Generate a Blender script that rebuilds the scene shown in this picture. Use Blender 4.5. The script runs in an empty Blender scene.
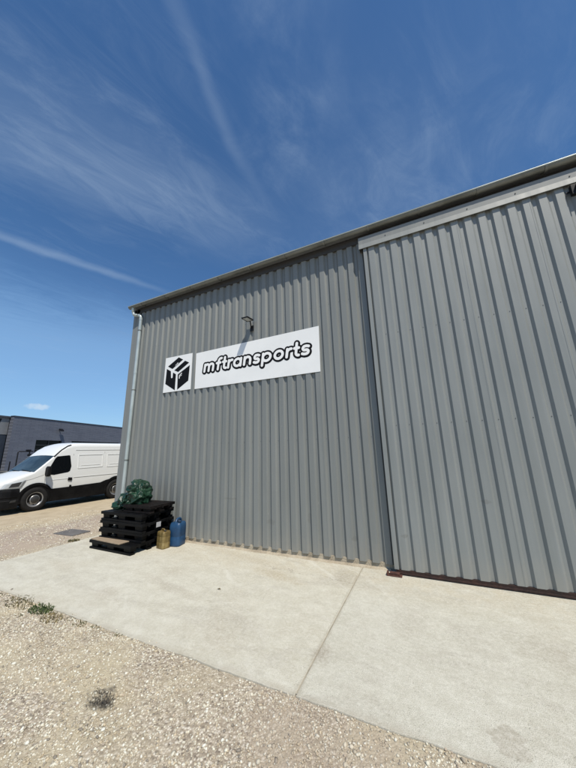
import bpy, bmesh, math, random
import numpy as np
from mathutils import Vector, Matrix, noise as mnoise

random.seed(7)
rng = np.random.default_rng(11)
scene = bpy.context.scene
COL = scene.collection

# ------------------------------------------------------------------ camera
CAM_H = 1.7
cam_data = bpy.data.cameras.new("camera")
cam_data.sensor_fit = 'VERTICAL'
cam_data.sensor_height = 36.0
cam_data.lens = 285.83 / 768.0 * 36.0
cam_data.clip_start = 0.05
cam_data.clip_end = 2000.0
cam = bpy.data.objects.new("camera", cam_data)
COL.objects.link(cam)
right = Vector((0.9043131871855395, 0.4261273904023514, -0.0251616102666963))
up = Vector((0.12013927444622907, -0.19750785022733616, 0.9729117143061387))
fwd = Vector((-0.4096147143571197, 0.8828397908156712, 0.2298035890378501))
cam.matrix_world = Matrix(((right.x, up.x, -fwd.x, 0.0), (right.y, up.y, -fwd.y, 0.0),
                           (right.z, up.z, -fwd.z, CAM_H), (0, 0, 0, 1)))
scene.camera = cam

# ------------------------------------------------------------------ colour management
scene.view_settings.view_transform = 'Standard'
scene.view_settings.look = 'None'
scene.view_settings.gamma = 1.0
scene.view_settings.use_curve_mapping = False
scene.view_settings.exposure = 0.0
scene.render.engine = 'CYCLES'
scene.cycles.max_bounces = 6

# ------------------------------------------------------------------ sun
SUN_TO = Vector((0.45, -0.43, 1.0)).normalized()          # towards the sun
SUN_EL = math.asin(SUN_TO.z)
SUN_AZ = math.atan2(SUN_TO.x, SUN_TO.y)
sun_data = bpy.data.lights.new("sun", 'SUN')
sun_data.energy = 4.6
sun_data.angle = math.radians(0.53)
sun_data.color = (1.0, 0.93, 0.81)
sun = bpy.data.objects.new("sun", sun_data)
COL.objects.link(sun)
sun.rotation_euler = SUN_TO.to_track_quat('Z', 'Y').to_euler()
sun.location = (8, -8, 20)


# ------------------------------------------------------------------ node helper
class NT:
    def __init__(self, tree):
        self.t = tree
        self.n = tree.nodes
        self.l = tree.links

    def new(self, kind, **props):
        nd = self.n.new(kind)
        for k, v in props.items():
            setattr(nd, k, v)
        return nd

    def put(self, sock, v):
        if hasattr(v, 'is_output'):
            self.l.new(v, sock)
        elif isinstance(v, (tuple, list)):
            if len(sock.default_value) == 4 and len(v) == 3:
                v = (*v, 1.0)
            sock.default_value = v
        else:
            sock.default_value = v

    def m(self, op, a, b=0.0, c=0.0, clamp=False):
        nd = self.new('ShaderNodeMath', operation=op, use_clamp=clamp)
        self.put(nd.inputs[0], a)
        self.put(nd.inputs[1], b)
        self.put(nd.inputs[2], c)
        return nd.outputs[0]

    def smooth(self, v, a, b, lo=0.0, hi=1.0):
        nd = self.new('ShaderNodeMapRange', interpolation_type='SMOOTHSTEP')
        self.put(nd.inputs['Value'], v)
        self.put(nd.inputs['From Min'], a)
        self.put(nd.inputs['From Max'], b)
        self.put(nd.inputs['To Min'], lo)
        self.put(nd.inputs['To Max'], hi)
        return nd.outputs['Result']

    def mix(self, f, a, b, mode='MIX'):
        nd = self.new('ShaderNodeMix', data_type='RGBA', blend_type=mode)
        self.put(nd.inputs[0], f)
        self.put(nd.inputs[6], a)
        self.put(nd.inputs[7], b)
        return nd.outputs[2]

    def noise(self, vec, scale, detail=4.0, rough=0.55, dist=0.0, out='Fac'):
        nd = self.new('ShaderNodeTexNoise')
        if vec is not None:
            self.put(nd.inputs['Vector'], vec)
        nd.inputs['Scale'].default_value = scale
        nd.inputs['Detail'].default_value = detail
        nd.inputs['Roughness'].default_value = rough
        nd.inputs['Distortion'].default_value = dist
        return nd.outputs[out]

    def voro(self, vec, scale, feature='F1', out='Distance', rand=1.0):
        nd = self.new('ShaderNodeTexVoronoi', feature=feature)
        if vec is not None:
            self.put(nd.inputs['Vector'], vec)
        nd.inputs['Scale'].default_value = scale
        nd.inputs['Randomness'].default_value = rand
        return nd.outputs[out]

    def vec(self, x, y, z=0.0):
        nd = self.new('ShaderNodeCombineXYZ')
        self.put(nd.inputs[0], x)
        self.put(nd.inputs[1], y)
        self.put(nd.inputs[2], z)
        return nd.outputs[0]

    def xyz(self, v):
        nd = self.new('ShaderNodeSeparateXYZ')
        self.put(nd.inputs[0], v)
        return nd.outputs

    def scaled(self, v, s):
        nd = self.new('ShaderNodeVectorMath', operation='MULTIPLY')
        self.put(nd.inputs[0], v)
        nd.inputs[1].default_value = s
        return nd.outputs[0]

    def ramp(self, f, stops):
        nd = self.new('ShaderNodeValToRGB')
        self.put(nd.inputs[0], f)
        cr = nd.color_ramp
        while len(cr.elements) < len(stops):
            cr.elements.new(0.5)
        for e, (p, c) in zip(cr.elements, stops):
            e.position = p
            e.color = (*c, 1.0)
        return nd.outputs[0]

    def bump(self, h, strength=0.3, dist=0.01, normal=None):
        nd = self.new('ShaderNodeBump')
        self.put(nd.inputs['Height'], h)
        nd.inputs['Strength'].default_value = strength
        nd.inputs['Distance'].default_value = dist
        if normal is not None:
            self.put(nd.inputs['Normal'], normal)
        return nd.outputs[0]


# ------------------------------------------------------------------ sky
world = bpy.data.worlds.new("World")
scene.world = world
world.use_nodes = True
wn = NT(world.node_tree)
wn.n.clear()
sky = wn.new('ShaderNodeTexSky', sky_type='NISHITA')
sky.sun_disc = False
sky.sun_elevation = SUN_EL
sky.sun_rotation = SUN_AZ
sky.altitude = 200.0
sky.air_density = 1.0
sky.dust_density = 0.25
sky.ozone_density = 3.2
tc = wn.new('ShaderNodeTexCoord')
dx, dy, dz = wn.xyz(tc.outputs['Generated'])
zc = wn.m('MAXIMUM', dz, 0.06)
U = wn.m('DIVIDE', dx, zc)
V = wn.m('DIVIDE', dy, zc)


def streak(p0, p1, width, soft0=0.2, soft1=0.2, wob=0.0):
    """soft band between two points of the high-cloud plane"""
    ax, ay = p0
    bx, by = p1
    ln = math.hypot(bx - ax, by - ay)
    ux, uy = (bx - ax) / ln, (by - ay) / ln
    rx = wn.m('SUBTRACT', U, ax)
    ry = wn.m('SUBTRACT', V, ay)
    s = wn.m('ADD', wn.m('MULTIPLY', rx, ux), wn.m('MULTIPLY', ry, uy))
    d = wn.m('SUBTRACT', wn.m('MULTIPLY', ry, ux), wn.m('MULTIPLY', rx, uy))
    if wob:
        nz = wn.noise(wn.vec(U, V), 2.3, 3.0)
        d = wn.m('ADD', d, wn.m('MULTIPLY', wn.m('SUBTRACT', nz, 0.5), wob))
    d = wn.m('ABSOLUTE', d)
    a = wn.smooth(d, width, 0.0)
    b = wn.smooth(s, -soft0, soft0)
    c = wn.smooth(s, ln + soft1, ln - soft1)
    return wn.m('MULTIPLY', a, wn.m('MULTIPLY', b, c))


uv = wn.vec(U, V)
rot = wn.new('ShaderNodeVectorRotate', rotation_type='Z_AXIS')
wn.put(rot.inputs['Vector'], uv)
rot.inputs['Angle'].default_value = math.radians(18)
fib = wn.noise(wn.scaled(rot.outputs[0], (4.2, 1.5, 1.0)), 1.9, 9.0, 0.68, 0.9)
puff = wn.noise(uv, 3.2, 7.0, 0.6, 0.4)
patch = wn.noise(uv, 1.1, 2.0, 0.5)
veil = wn.m('MULTIPLY', wn.smooth(fib, 0.42, 0.78), wn.smooth(patch, 0.38, 0.68))
lines = wn.m('MULTIPLY', streak((-1.72, 0.30), (-1.40, 1.06), 0.055, 0.25, 0.3, 0.16), 0.17)
l2 = wn.m('MULTIPLY', streak((-0.40, 0.18), (-0.46, 0.72), 0.035, 0.3, 0.3, 0.12), 0.09)
l3 = wn.m('MULTIPLY', streak((-1.15, 0.10), (-0.62, 0.98), 0.36, 0.5, 0.5, 0.3), 0.19)
l4 = wn.m('MULTIPLY', streak((-0.15, 0.30), (-0.33, 0.75), 0.22, 0.15, 0.2, 0.3), wn.m('MULTIPLY', wn.smooth(puff, 0.36, 0.8), 0.30))
l5 = wn.m('MULTIPLY', streak((0.05, 0.75), (-0.05, 1.7), 0.55, 0.3, 0.3, 0.4), wn.m('ADD', 0.08, wn.m('MULTIPLY', wn.smooth(puff, 0.36, 0.8), 0.18)))
tex = wn.m('ADD', 0.55, wn.m('MULTIPLY', wn.smooth(fib, 0.3, 0.7), 0.45))
cl = wn.m('ADD', wn.m('ADD', lines, wn.m('MULTIPLY', l2, 1.0)), wn.m('MULTIPLY', wn.m('ADD', l3, wn.m('ADD', l4, l5)), tex))
cl = wn.m('ADD', cl, wn.m('MULTIPLY', veil, 0.09))
low = wn.m('MULTIPLY', wn.smooth(wn.m('ADD', dz, wn.m('MULTIPLY', wn.m('SUBTRACT', fib, 0.5), 0.16)), 0.50, 0.28), 0.40)
# small far cumulus, by direction
cdx = wn.m('SUBTRACT', dx, -0.910)
cdy = wn.m('SUBTRACT', dy, 0.394)
cdz = wn.m('SUBTRACT', dz, 0.131)
hor = wn.m('ADD', wn.m('MULTIPLY', cdx, 0.397), wn.m('MULTIPLY', cdy, 0.918))
pn = wn.noise(tc.outputs['Generated'], 55.0, 4.0)
e = wn.m('ADD', wn.m('POWER', wn.m('DIVIDE', hor, 0.030), 2.0), wn.m('POWER', wn.m('DIVIDE', cdz, 0.0095), 2.0))
e = wn.m('ADD', e, wn.m('MULTIPLY', wn.m('SUBTRACT', pn, 0.5), 2.2))
front = wn.m('LESS_THAN', dx, 0.0)
cum = wn.m('MULTIPLY', wn.smooth(e, 1.1, 0.1), wn.m('MULTIPLY', front, 0.75))
cl = wn.m('ADD', cl, cum)
above = wn.smooth(dz, 0.02, 0.10)
cl = wn.m('MULTIPLY', cl, above, clamp=True)
hsv = wn.new('ShaderNodeHueSaturation')
hsv.inputs['Saturation'].default_value = 1.18
hsv.inputs['Value'].default_value = 1.22
wn.put(hsv.inputs['Color'], sky.outputs[0])
hz = wn.m('POWER', wn.m('SUBTRACT', 1.0, wn.m('MAXIMUM', dz, 0.0)), 5.0)
clear = wn.mix(wn.m('MULTIPLY', hz, 0.9, clamp=True), hsv.outputs[0], wn.mix(1.0, hsv.outputs[0], (0.50, 0.66, 0.80), 'MULTIPLY'))
clear = wn.mix(wn.m('MULTIPLY', low, above), clear, (3.3, 5.6, 8.6))
skycol = wn.mix(cl, clear, (5.6, 6.9, 8.3))
bg = wn.new('ShaderNodeBackground')
wn.put(bg.inputs['Color'], skycol)
bg.inputs['Strength'].default_value = 0.105
wo = wn.new('ShaderNodeOutputWorld')
wn.l.new(bg.outputs[0], wo.inputs['Surface'])


# ------------------------------------------------------------------ materials
MATS = {}


def mat(name, color=(0.5, 0.5, 0.5), rough=0.5, metal=0.0, spec=0.5, build=None, coat=0.0):
    m = bpy.data.materials.new(name)
    m.use_nodes = True
    t = NT(m.node_tree)
    b = m.node_tree.nodes['Principled BSDF']
    b.inputs['Base Color'].default_value = (*color, 1.0)
    b.inputs['Roughness'].default_value = rough
    b.inputs['Metallic'].default_value = metal
    b.inputs['Specular IOR Level'].default_value = spec
    b.inputs['Coat Weight'].default_value = coat
    if build:
        build(t, b)
    MATS[name] = m
    return m


def gpos(t):
    return t.new('ShaderNodeNewGeometry').outputs['Position']


def opos(t):
    return t.new('ShaderNodeTexCoord').outputs['Object']


def varied(c0, c1, scale, rough=(0.4, 0.6), bump=0.0, bscale=None, detail=5.0, obj=True):
    def f(t, b):
        p = opos(t) if obj else gpos(t)
        n = t.noise(p, scale, detail, 0.6)
        t.put(b.inputs['Base Color'], t.mix(t.smooth(n, 0.3, 0.7), c0, c1))
        t.put(b.inputs['Roughness'], t.smooth(n, 0.3, 0.7, rough[0], rough[1]))
        if bump:
            t.put(b.inputs['Normal'], t.bump(t.noise(p, bscale or scale * 3, 4.0), bump, 0.01))
    return f


def steel_paint(c0, c1):
    def f(t, b):
        p = gpos(t)
        x, y, z = t.xyz(p)
        # rain streaks down the sheets, faint dust near the foot and a few scuffs
        st = t.noise(t.vec(t.m('MULTIPLY', x, 9.0), 0.0, t.m('MULTIPLY', z, 0.35)), 1.0, 5.0, 0.6)
        bl = t.noise(p, 0.8, 3.0)
        col = t.mix(t.smooth(st, 0.3, 0.75), c0, c1)
        col = t.mix(t.m('MULTIPLY', t.smooth(bl, 0.35, 0.75), 0.35), col, (c0[0] * 0.86, c0[1] * 0.87, c0[2] * 0.88))
        foot = t.m('MULTIPLY', t.smooth(t.m('ADD', z, t.m('MULTIPLY', t.noise(p, 5.0, 4.0), 0.5)), 0.75, 0.15), 0.35)
        col = t.mix(foot, col, (0.33, 0.30, 0.25))
        sc = t.noise(t.scaled(p, (6.0, 6.0, 2.0)), 2.2, 6.0, 0.7)
        col = t.mix(t.m('MULTIPLY', t.smooth(sc, 0.66, 0.76), 0.4), col, (0.36, 0.36, 0.35))
        for (sx_, sz_, wx, wz) in ((-2.62, 0.50, 0.10, 0.05), (-1.16, 0.36, 0.05, 0.045), (-0.42, 0.50, 0.05, 0.03), (-3.5, 0.85, 0.22, 0.02), (0.62, 1.0, 0.06, 0.03), (-1.9, 0.62, 0.03, 0.10)):
            ex = t.m('DIVIDE', t.m('SUBTRACT', x, sx_), wx)
            ez = t.m('DIVIDE', t.m('SUBTRACT', z, sz_), wz)
            ee = t.m('ADD', t.m('ADD', t.m('MULTIPLY', ex, ex), t.m('MULTIPLY', ez, ez)), t.m('MULTIPLY', t.m('SUBTRACT', t.noise(p, 24.0, 4.0, 0.7), 0.5), 2.6))
            col = t.mix(t.smooth(ee, 1.0, 0.3, 0.0, 0.45), col, (0.16, 0.16, 0.15))
        t.put(b.inputs['Base Color'], col)
        t.put(b.inputs['Roughness'], t.smooth(st, 0.2, 0.8, 0.46, 0.58))
        oil = t.noise(t.scaled(p, (3.0, 3.0, 1.1)), 1.0, 2.0)
        t.put(b.inputs['Normal'], t.bump(oil, 0.35, 0.02))
    return f


mat('grey_cladding_paint', metal=0.12, build=steel_paint((0.198, 0.209, 0.201), (0.230, 0.241, 0.232)))
mat('door_cladding_paint', metal=0.12, build=steel_paint((0.222, 0.237, 0.231), (0.256, 0.271, 0.265)))
mat('flashing_paint', build=steel_paint((0.200, 0.210, 0.203), (0.226, 0.236, 0.229)))
mat('sunlit_flashing_paint', build=steel_paint((0.218, 0.232, 0.226), (0.245, 0.259, 0.252)))  # flashing colour lightened to paint the sun caught by the tilted drip edge
mat('dark_liner', color=(0.05, 0.05, 0.052), rough=0.7)
mat('screw_head', color=(0.05, 0.05, 0.055), rough=0.5)
mat('zinc', metal=0.35, build=varied((0.125, 0.130, 0.118), (0.205, 0.212, 0.196), 3.0, (0.38, 0.55), 0.05))
mat('bead_shade', color=(0.03, 0.032, 0.035), rough=0.5)
mat('pipe_zinc', metal=0.3, build=varied((0.38, 0.43, 0.42), (0.48, 0.53, 0.52), 2.0, (0.28, 0.4)))
mat('roof_steel', build=varied((0.16, 0.17, 0.18), (0.2, 0.21, 0.22), 2.0))


def concrete_wall(t, b):
    p = gpos(t)
    n = t.noise(p, 6.0, 8.0, 0.65)
    col = t.ramp(n, [(0.25, (0.23, 0.19, 0.135)), (0.5, (0.38, 0.325, 0.24)), (0.8, (0.50, 0.445, 0.35))])
    t.put(b.inputs['Base Color'], col)
    b.inputs['Roughness'].default_value = 0.95
    t.put(b.inputs['Normal'], t.bump(t.noise(p, 45.0, 6.0), 0.7, 0.02))


mat('plinth_mortar', build=concrete_wall)


def concrete(t, b):
    p = gpos(t)
    x, y, z = t.xyz(p)
    big = t.noise(p, 0.55, 6.0, 0.62, 0.4)
    mid = t.noise(t.scaled(p, (1.0, 2.2, 1.0)), 2.2, 8.0, 0.68, 0.8)
    fine = t.noise(p, 34.0, 6.0, 0.7)
    mid2 = t.noise(p, 5.5, 8.0, 0.74, 0.4)
    grit = t.noise(p, 170.0, 3.0, 0.6)
    # the right slab is greyer than the left one
    isr = t.smooth(x, -1.065, -1.055)
    c_l = t.ramp(mid, [(0.2, (0.43, 0.395, 0.305)), (0.44, (0.525, 0.505, 0.41)), (0.72, (0.61, 0.595, 0.505))])
    c_r = t.ramp(mid, [(0.2, (0.43, 0.415, 0.34)), (0.48, (0.505, 0.495, 0.415)), (0.76, (0.575, 0.565, 0.485))])
    col = t.mix(isr, c_l, c_r)
    col = t.mix(t.m('MULTIPLY', t.smooth(big, 0.46, 0.74), 0.55), col, (0.62, 0.615, 0.545))
    col = t.mix(t.m('MULTIPLY', t.smooth(big, 0.48, 0.28), 0.6), col, (0.42, 0.375, 0.285))
    # dusty strip along the wall foot
    near = t.m('MULTIPLY', t.smooth(t.m('ADD', y, t.m('MULTIPLY', t.noise(p, 2.5, 5.0), 0.8)), 4.05, 4.95), t.smooth(mid2, 0.30, 0.62))
    col = t.mix(t.m('MULTIPLY', near, 0.7), col, (0.47, 0.41, 0.29))
    # long trowel and tyre sweeps
    sw = t.noise(t.scaled(p, (0.8, 1.9, 1.0)), 1.2, 6.0, 0.66, 1.2)
    col = t.mix(t.m('MULTIPLY', t.smooth(sw, 0.48, 0.70), 0.46), col, (0.34, 0.315, 0.265))
    # damp grey patch of irregular outline near the right front
    px = t.m('SUBTRACT', x, 0.235)
    py = t.m('SUBTRACT', y, 2.47)
    rr = t.m('ADD', t.m('SQRT', t.m('ADD', t.m('MULTIPLY', px, px), t.m('MULTIPLY', t.m('MULTIPLY', py, py), 0.8))),
             t.m('MULTIPLY', t.m('SUBTRACT', t.noise(p, 9.0, 3.0), 0.5), 0.16))
    col = t.mix(t.smooth(rr, 0.105, 0.085, 0.0, 0.5), col, (0.30, 0.265, 0.205))
    # pale wiped arcs left by a broom and tyres
    ax_ = t.m('ADD', x, 6.5)
    ay_ = t.m('SUBTRACT', y, -1.0)
    ar = t.m('ADD', t.m('SQRT', t.m('ADD', t.m('MULTIPLY', ax_, ax_), t.m('MULTIPLY', ay_, ay_))), t.m('MULTIPLY', t.noise(p, 1.6, 4.0), 0.35))
    arc_n = t.noise(t.vec(t.m('MULTIPLY', ar, 7.0), t.m('MULTIPLY', x, 0.4), 0.0), 1.0, 5.0, 0.65)
    col = t.mix(t.m('MULTIPLY', t.smooth(arc_n, 0.55, 0.72), t.smooth(big, 0.36, 0.52, 0.0, 0.55)), col, (0.66, 0.65, 0.575))
    # single stains: a rusty yellow one, a weathered corner by the joint, smudges and drips
    for (sx_, sy_, wx, wy, amt, cc) in ((-2.15, 4.05, 0.55, 0.16, 0.62, (0.38, 0.31, 0.19)), (-1.22, 4.35, 0.20, 0.30, 0.62, (0.32, 0.28, 0.205)), (-1.02, 2.75, 0.10, 0.16, 0.6, (0.30, 0.26, 0.20)),
                                        (-3.3, 3.2, 0.75, 0.12, 0.5, (0.36, 0.32, 0.25)), (-3.9, 2.75, 0.35, 0.18, 0.45, (0.38, 0.33, 0.25)), (0.9, 3.4, 0.55, 0.20, 0.45, (0.36, 0.33, 0.265)),
                                        (-0.35, 3.55, 0.22, 0.35, 0.4, (0.36, 0.33, 0.27)), (-5.6, 3.1, 0.6, 0.15, 0.45, (0.39, 0.34, 0.25)), (-2.0, 2.9, 0.5, 0.10, 0.4, (0.37, 0.34, 0.28)), (-3.0, 4.5, 1.3, 0.14, 0.55, (0.41, 0.35, 0.245))):
        ex = t.m('DIVIDE', t.m('SUBTRACT', x, sx_), wx)
        ey = t.m('DIVIDE', t.m('SUBTRACT', t.m('ADD', y, t.m('MULTIPLY', t.m('SUBTRACT', x, sx_), 0.22)), sy_), wy)
        ee = t.m('ADD', t.m('ADD', t.m('MULTIPLY', ex, ex), t.m('MULTIPLY', ey, ey)), t.m('MULTIPLY', t.m('SUBTRACT', mid2, 0.5), 3.4))
        col = t.mix(t.smooth(ee, 1.2, -0.3, 0.0, amt), col, cc)
    # pits and specks
    sp = t.voro(p, 60.0)
    spk = t.m('MULTIPLY', t.smooth(sp, 0.20, 0.09), t.smooth(t.noise(p, 5.0, 4.0), 0.40, 0.58))
    col = t.mix(t.m('MULTIPLY', spk, 0.62), col, (0.17, 0.155, 0.125))
    col = t.mix(t.smooth(fine, 0.36, 0.66, 0.0, 0.50), col, (0.68, 0.66, 0.585))
    col = t.mix(t.smooth(grit, 0.54, 0.38, 0.0, 0.5), col, (0.25, 0.235, 0.19))
    # hairline crack on the left slab
    wob = t.m('MULTIPLY', t.m('SUBTRACT', t.noise(p, 3.0, 6.0, 0.7), 0.5), 0.5)
    ck = t.m('ABSOLUTE', t.m('ADD', t.m('SUBTRACT', y, 4.12), t.m('ADD', wob, t.m('MULTIPLY', x, 0.07))))
    ckm = t.m('MULTIPLY', t.smooth(ck, 0.010, 0.002), t.m('MULTIPLY', t.smooth(x, -2.6, -2.2), t.smooth(x, -1.06, -1.07)))
    col = t.mix(t.m('MULTIPLY', ckm, 0.6), col, (0.22, 0.19, 0.15))
    mot = t.noise(p, 7.5, 7.0, 0.72, 0.5)
    col = t.mix(t.smooth(mot, 0.58, 0.36, 0.0, 0.2), col, (0.34, 0.315, 0.245))
    col = t.mix(t.smooth(mot, 0.54, 0.72, 0.0, 0.18), col, (0.68, 0.67, 0.585))
    # dirt next to the front edge and the joint
    ed = t.m('MULTIPLY', t.smooth(t.m('ADD', y, t.m('MULTIPLY', t.noise(p, 8.0, 5.0), 0.12)), 2.40, 2.29), 0.5)
    col = t.mix(ed, col, (0.33, 0.29, 0.225))
    jd = t.m('MULTIPLY', t.smooth(t.m('SUBTRACT', t.m('ABSOLUTE', t.m('ADD', x, 1.06)), t.m('MULTIPLY', t.noise(p, 7.0, 5.0), 0.05)), 0.01, -0.012), 0.28)
    col = t.mix(jd, col, (0.30, 0.265, 0.20))
    t.put(b.inputs['Base Color'], col)
    b.inputs['Roughness'].default_value = 0.92
    b.inputs['Specular IOR Level'].default_value = 0.25
    h = t.m('ADD', t.m('MULTIPLY', fine, 0.5), t.m('ADD', t.m('MULTIPLY', grit, 0.35), t.m('MULTIPLY', mid, 0.6)))
    h = t.m('SUBTRACT', h, t.m('MULTIPLY', spk, 0.6))
    t.put(b.inputs['Normal'], t.bump(h, 0.55, 0.012))


mat('concrete_apron', build=concrete)


def stain_mask(t, p, x, y):
    """burnt black spot on the gravel, ragged outline"""
    px = t.m('ADD', x, 2.345)
    py = t.m('SUBTRACT', y, 1.70)
    r = t.m('SQRT', t.m('ADD', t.m('MULTIPLY', t.m('MULTIPLY', px, px), 0.8), t.m('MULTIPLY', t.m('MULTIPLY', py, py), 2.0)))
    r = t.m('ADD', r, t.m('MULTIPLY', t.m('SUBTRACT', t.noise(p, 8.0, 7.0, 0.75), 0.5), 0.62))
    return t.smooth(r, 0.15, 0.0)


def gravel_base(t, b):
    p = gpos(t)
    x, y, z = t.xyz(p)
    big = t.noise(p, 0.9, 5.0, 0.6, 0.5)
    v1 = t.voro(p, 62.0, out='Color')
    v1d = t.voro(p, 62.0, out='Distance')
    v2 = t.voro(p, 26.0, out='Color')
    hsv1 = t.new('ShaderNodeSeparateColor')
    t.put(hsv1.inputs[0], v1)
    rnd = hsv1.outputs[0]
    st = t.ramp(rnd, [(0.0, (0.155, 0.13, 0.105)), (0.3, (0.31, 0.265, 0.205)), (0.6, (0.46, 0.405, 0.32)), (0.85, (0.58, 0.53, 0.44)), (1.0, (0.66, 0.62, 0.54))])
    st = t.mix(t.smooth(v1d, 0.38, 0.70, 0.0, 0.75), st, (0.31, 0.26, 0.195))
    fines = t.ramp(t.noise(p, 25.0, 7.0, 0.7), [(0.25, (0.33, 0.28, 0.195)), (0.6, (0.48, 0.425, 0.305)), (0.85, (0.60, 0.54, 0.405))])
    col = t.mix(t.smooth(big, 0.40, 0.66), st, fines)
    pk0 = t.m('MULTIPLY', t.smooth(t.noise(p, 1.3, 4.0), 0.38, 0.60), t.m('MULTIPLY', t.smooth(x, -1.9, -1.0), t.smooth(y, 2.6, 2.4)))
    col = t.mix(t.m('MULTIPLY', pk0, 0.5), col, (0.36, 0.30, 0.235))
    # the track by the van is worn down to sandy earth
    wob = t.m('MULTIPLY', t.m('SUBTRACT', t.noise(p, 0.7, 5.0), 0.5), 1.6)
    xs = t.m('ADD', t.m('SUBTRACT', x, t.m('MULTIPLY', y, 0.12)), wob)
    tr = t.m('MULTIPLY', t.smooth(xs, -9.5, -10.2), t.smooth(xs, -13.5, -12.9))
    sand = t.ramp(t.noise(p, 3.0, 8.0, 0.65), [(0.25, (0.36, 0.29, 0.195)), (0.7, (0.52, 0.44, 0.31))])
    col = t.mix(t.m('MULTIPLY', tr, 0.9), col, sand)
    pk = t.m('MULTIPLY', t.smooth(xs, -7.2, -8.0), t.smooth(xs, -10.0, -9.4))
    col = t.mix(t.m('MULTIPLY', pk, 0.55), col, (0.36, 0.285, 0.235))
    far = t.smooth(x, -14.0, -18.0)
    col = t.mix(t.m('MULTIPLY', far, 0.8), col, (0.13, 0.125, 0.12))
    col = t.mix(t.m('MULTIPLY', stain_mask(t, p, x, y), 0.86), col, (0.022, 0.021, 0.02))
    t.put(b.inputs['Base Color'], col)
    b.inputs['Roughness'].default_value = 0.96
    b.inputs['Specular IOR Level'].default_value = 0.2
    h = t.m('ADD', t.m('SUBTRACT', 1.0, v1d), t.m('MULTIPLY', t.noise(p, 45.0, 5.0), 0.8))
    t.put(b.inputs['Normal'], t.bump(h, 0.5, 0.010))


mat('gravel_ground', build=gravel_base)


def stone_mat(t, b):
    at = t.new('ShaderNodeAttribute', attribute_name='tint')
    p = gpos(t)
    x, y, z = t.xyz(p)
    n = t.noise(p, 120.0, 4.0, 0.7)
    col = t.mix(t.smooth(n, 0.3, 0.7, 0.0, 0.25), at.outputs['Color'], (0.36, 0.30, 0.23))
    # earth dust on the stones: yellowish in places, pinkish brown towards the slab joint
    pk = t.m('MULTIPLY', t.smooth(t.noise(p, 1.3, 4.0), 0.42, 0.62), t.smooth(x, -1.9, -1.0))
    col = t.mix(t.m('MULTIPLY', pk, 0.5), col, (0.35, 0.29, 0.23))
    yl = t.smooth(t.noise(t.scaled(p, (1.0, 1.0, 0.3)), 1.9, 4.0), 0.56, 0.72)
    col = t.mix(t.m('MULTIPLY', yl, 0.4), col, (0.50, 0.40, 0.26))
    col = t.mix(t.m('MULTIPLY', stain_mask(t, p, x, y), 0.86), col, (0.022, 0.021, 0.02))
    t.put(b.inputs['Base Color'], col)
    b.inputs['Roughness'].default_value = 0.85
    b.inputs['Specular IOR Level'].default_value = 0.3
    t.put(b.inputs['Normal'], t.bump(n, 0.4, 0.004))


mat('crushed_stone', build=stone_mat)
mat('sign_white', build=varied((0.80, 0.805, 0.79), (0.84, 0.845, 0.83), 2.0, (0.3, 0.42)))
mat('sign_black', color=(0.006, 0.006, 0.007), rough=0.6, spec=0.15)
mat('sign_letter_white', color=(0.85, 0.85, 0.835), rough=0.38)
mat('black_metal', color=(0.008, 0.008, 0.009), rough=0.5, spec=0.25)
mat('lamp_lens', color=(0.42, 0.44, 0.44), rough=0.2)


def rust(t, b):
    p = gpos(t)
    n = t.noise(p, 9.0, 8.0, 0.7)
    col = t.ramp(n, [(0.3, (0.012, 0.007, 0.006)), (0.6, (0.034, 0.014, 0.010)), (0.85, (0.11, 0.042, 0.024))])
    t.put(b.inputs['Base Color'], col)
    b.inputs['Roughness'].default_value = 0.85
    t.put(b.inputs['Normal'], t.bump(t.noise(p, 60.0, 5.0), 0.6, 0.01))


mat('rusty_steel', build=rust)


def rust_foot(t, b):
    p = gpos(t)
    n = t.noise(p, 22.0, 8.0, 0.7)
    col = t.ramp(n, [(0.3, (0.03, 0.014, 0.010)), (0.6, (0.10, 0.038, 0.026)), (0.85, (0.26, 0.12, 0.08))])
    t.put(b.inputs['Base Color'], col)
    b.inputs['Roughness'].default_value = 0.85


mat('bright_rust', build=rust_foot)
mat('pallet_plastic', spec=0.12, build=varied((0.003, 0.003, 0.0033), (0.008, 0.008, 0.0085), 8.0, (0.42, 0.62), 0.1))
mat('pallet_worn_plastic', spec=0.12, build=varied((0.005, 0.0045, 0.0045), (0.014, 0.011, 0.0105), 7.0, (0.5, 0.7), 0.1))
mat('pallet_label', color=(0.42, 0.42, 0.43), rough=0.6)


def wood(t, b):
    p = opos(t)
    w = t.noise(t.scaled(p, (2.0, 30.0, 10.0)), 1.5, 5.0, 0.6, 1.0)
    n = t.noise(p, 5.0, 4.0)
    col = t.ramp(w, [(0.3, (0.235, 0.175, 0.115)), (0.7, (0.36, 0.285, 0.20))])
    col = t.mix(t.smooth(n, 0.5, 0.75, 0.0, 0.35), col, (0.22, 0.17, 0.12))
    t.put(b.inputs['Base Color'], col)
    b.inputs['Roughness'].default_value = 0.8


mat('plywood', build=wood)


def bagmat(t, b):
    p = opos(t)
    n = t.noise(p, 7.0, 5.0, 0.6, 1.0)
    t.put(b.inputs['Base Color'], t.ramp(n, [(0.3, (0.003, 0.014, 0.008)), (0.7, (0.010, 0.046, 0.021))]))
    t.put(b.inputs['Roughness'], t.smooth(n, 0.3, 0.7, 0.28, 0.46))
    b.inputs['Specular IOR Level'].default_value = 0.45
    fold = t.noise(t.scaled(p, (1.0, 1.0, 1.8)), 11.0, 4.0, 0.6, 2.2)
    ridge = t.m('ABSOLUTE', t.m('SUBTRACT', fold, 0.5))
    t.put(b.inputs['Normal'], t.bump(ridge, 0.35, 0.02))


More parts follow.
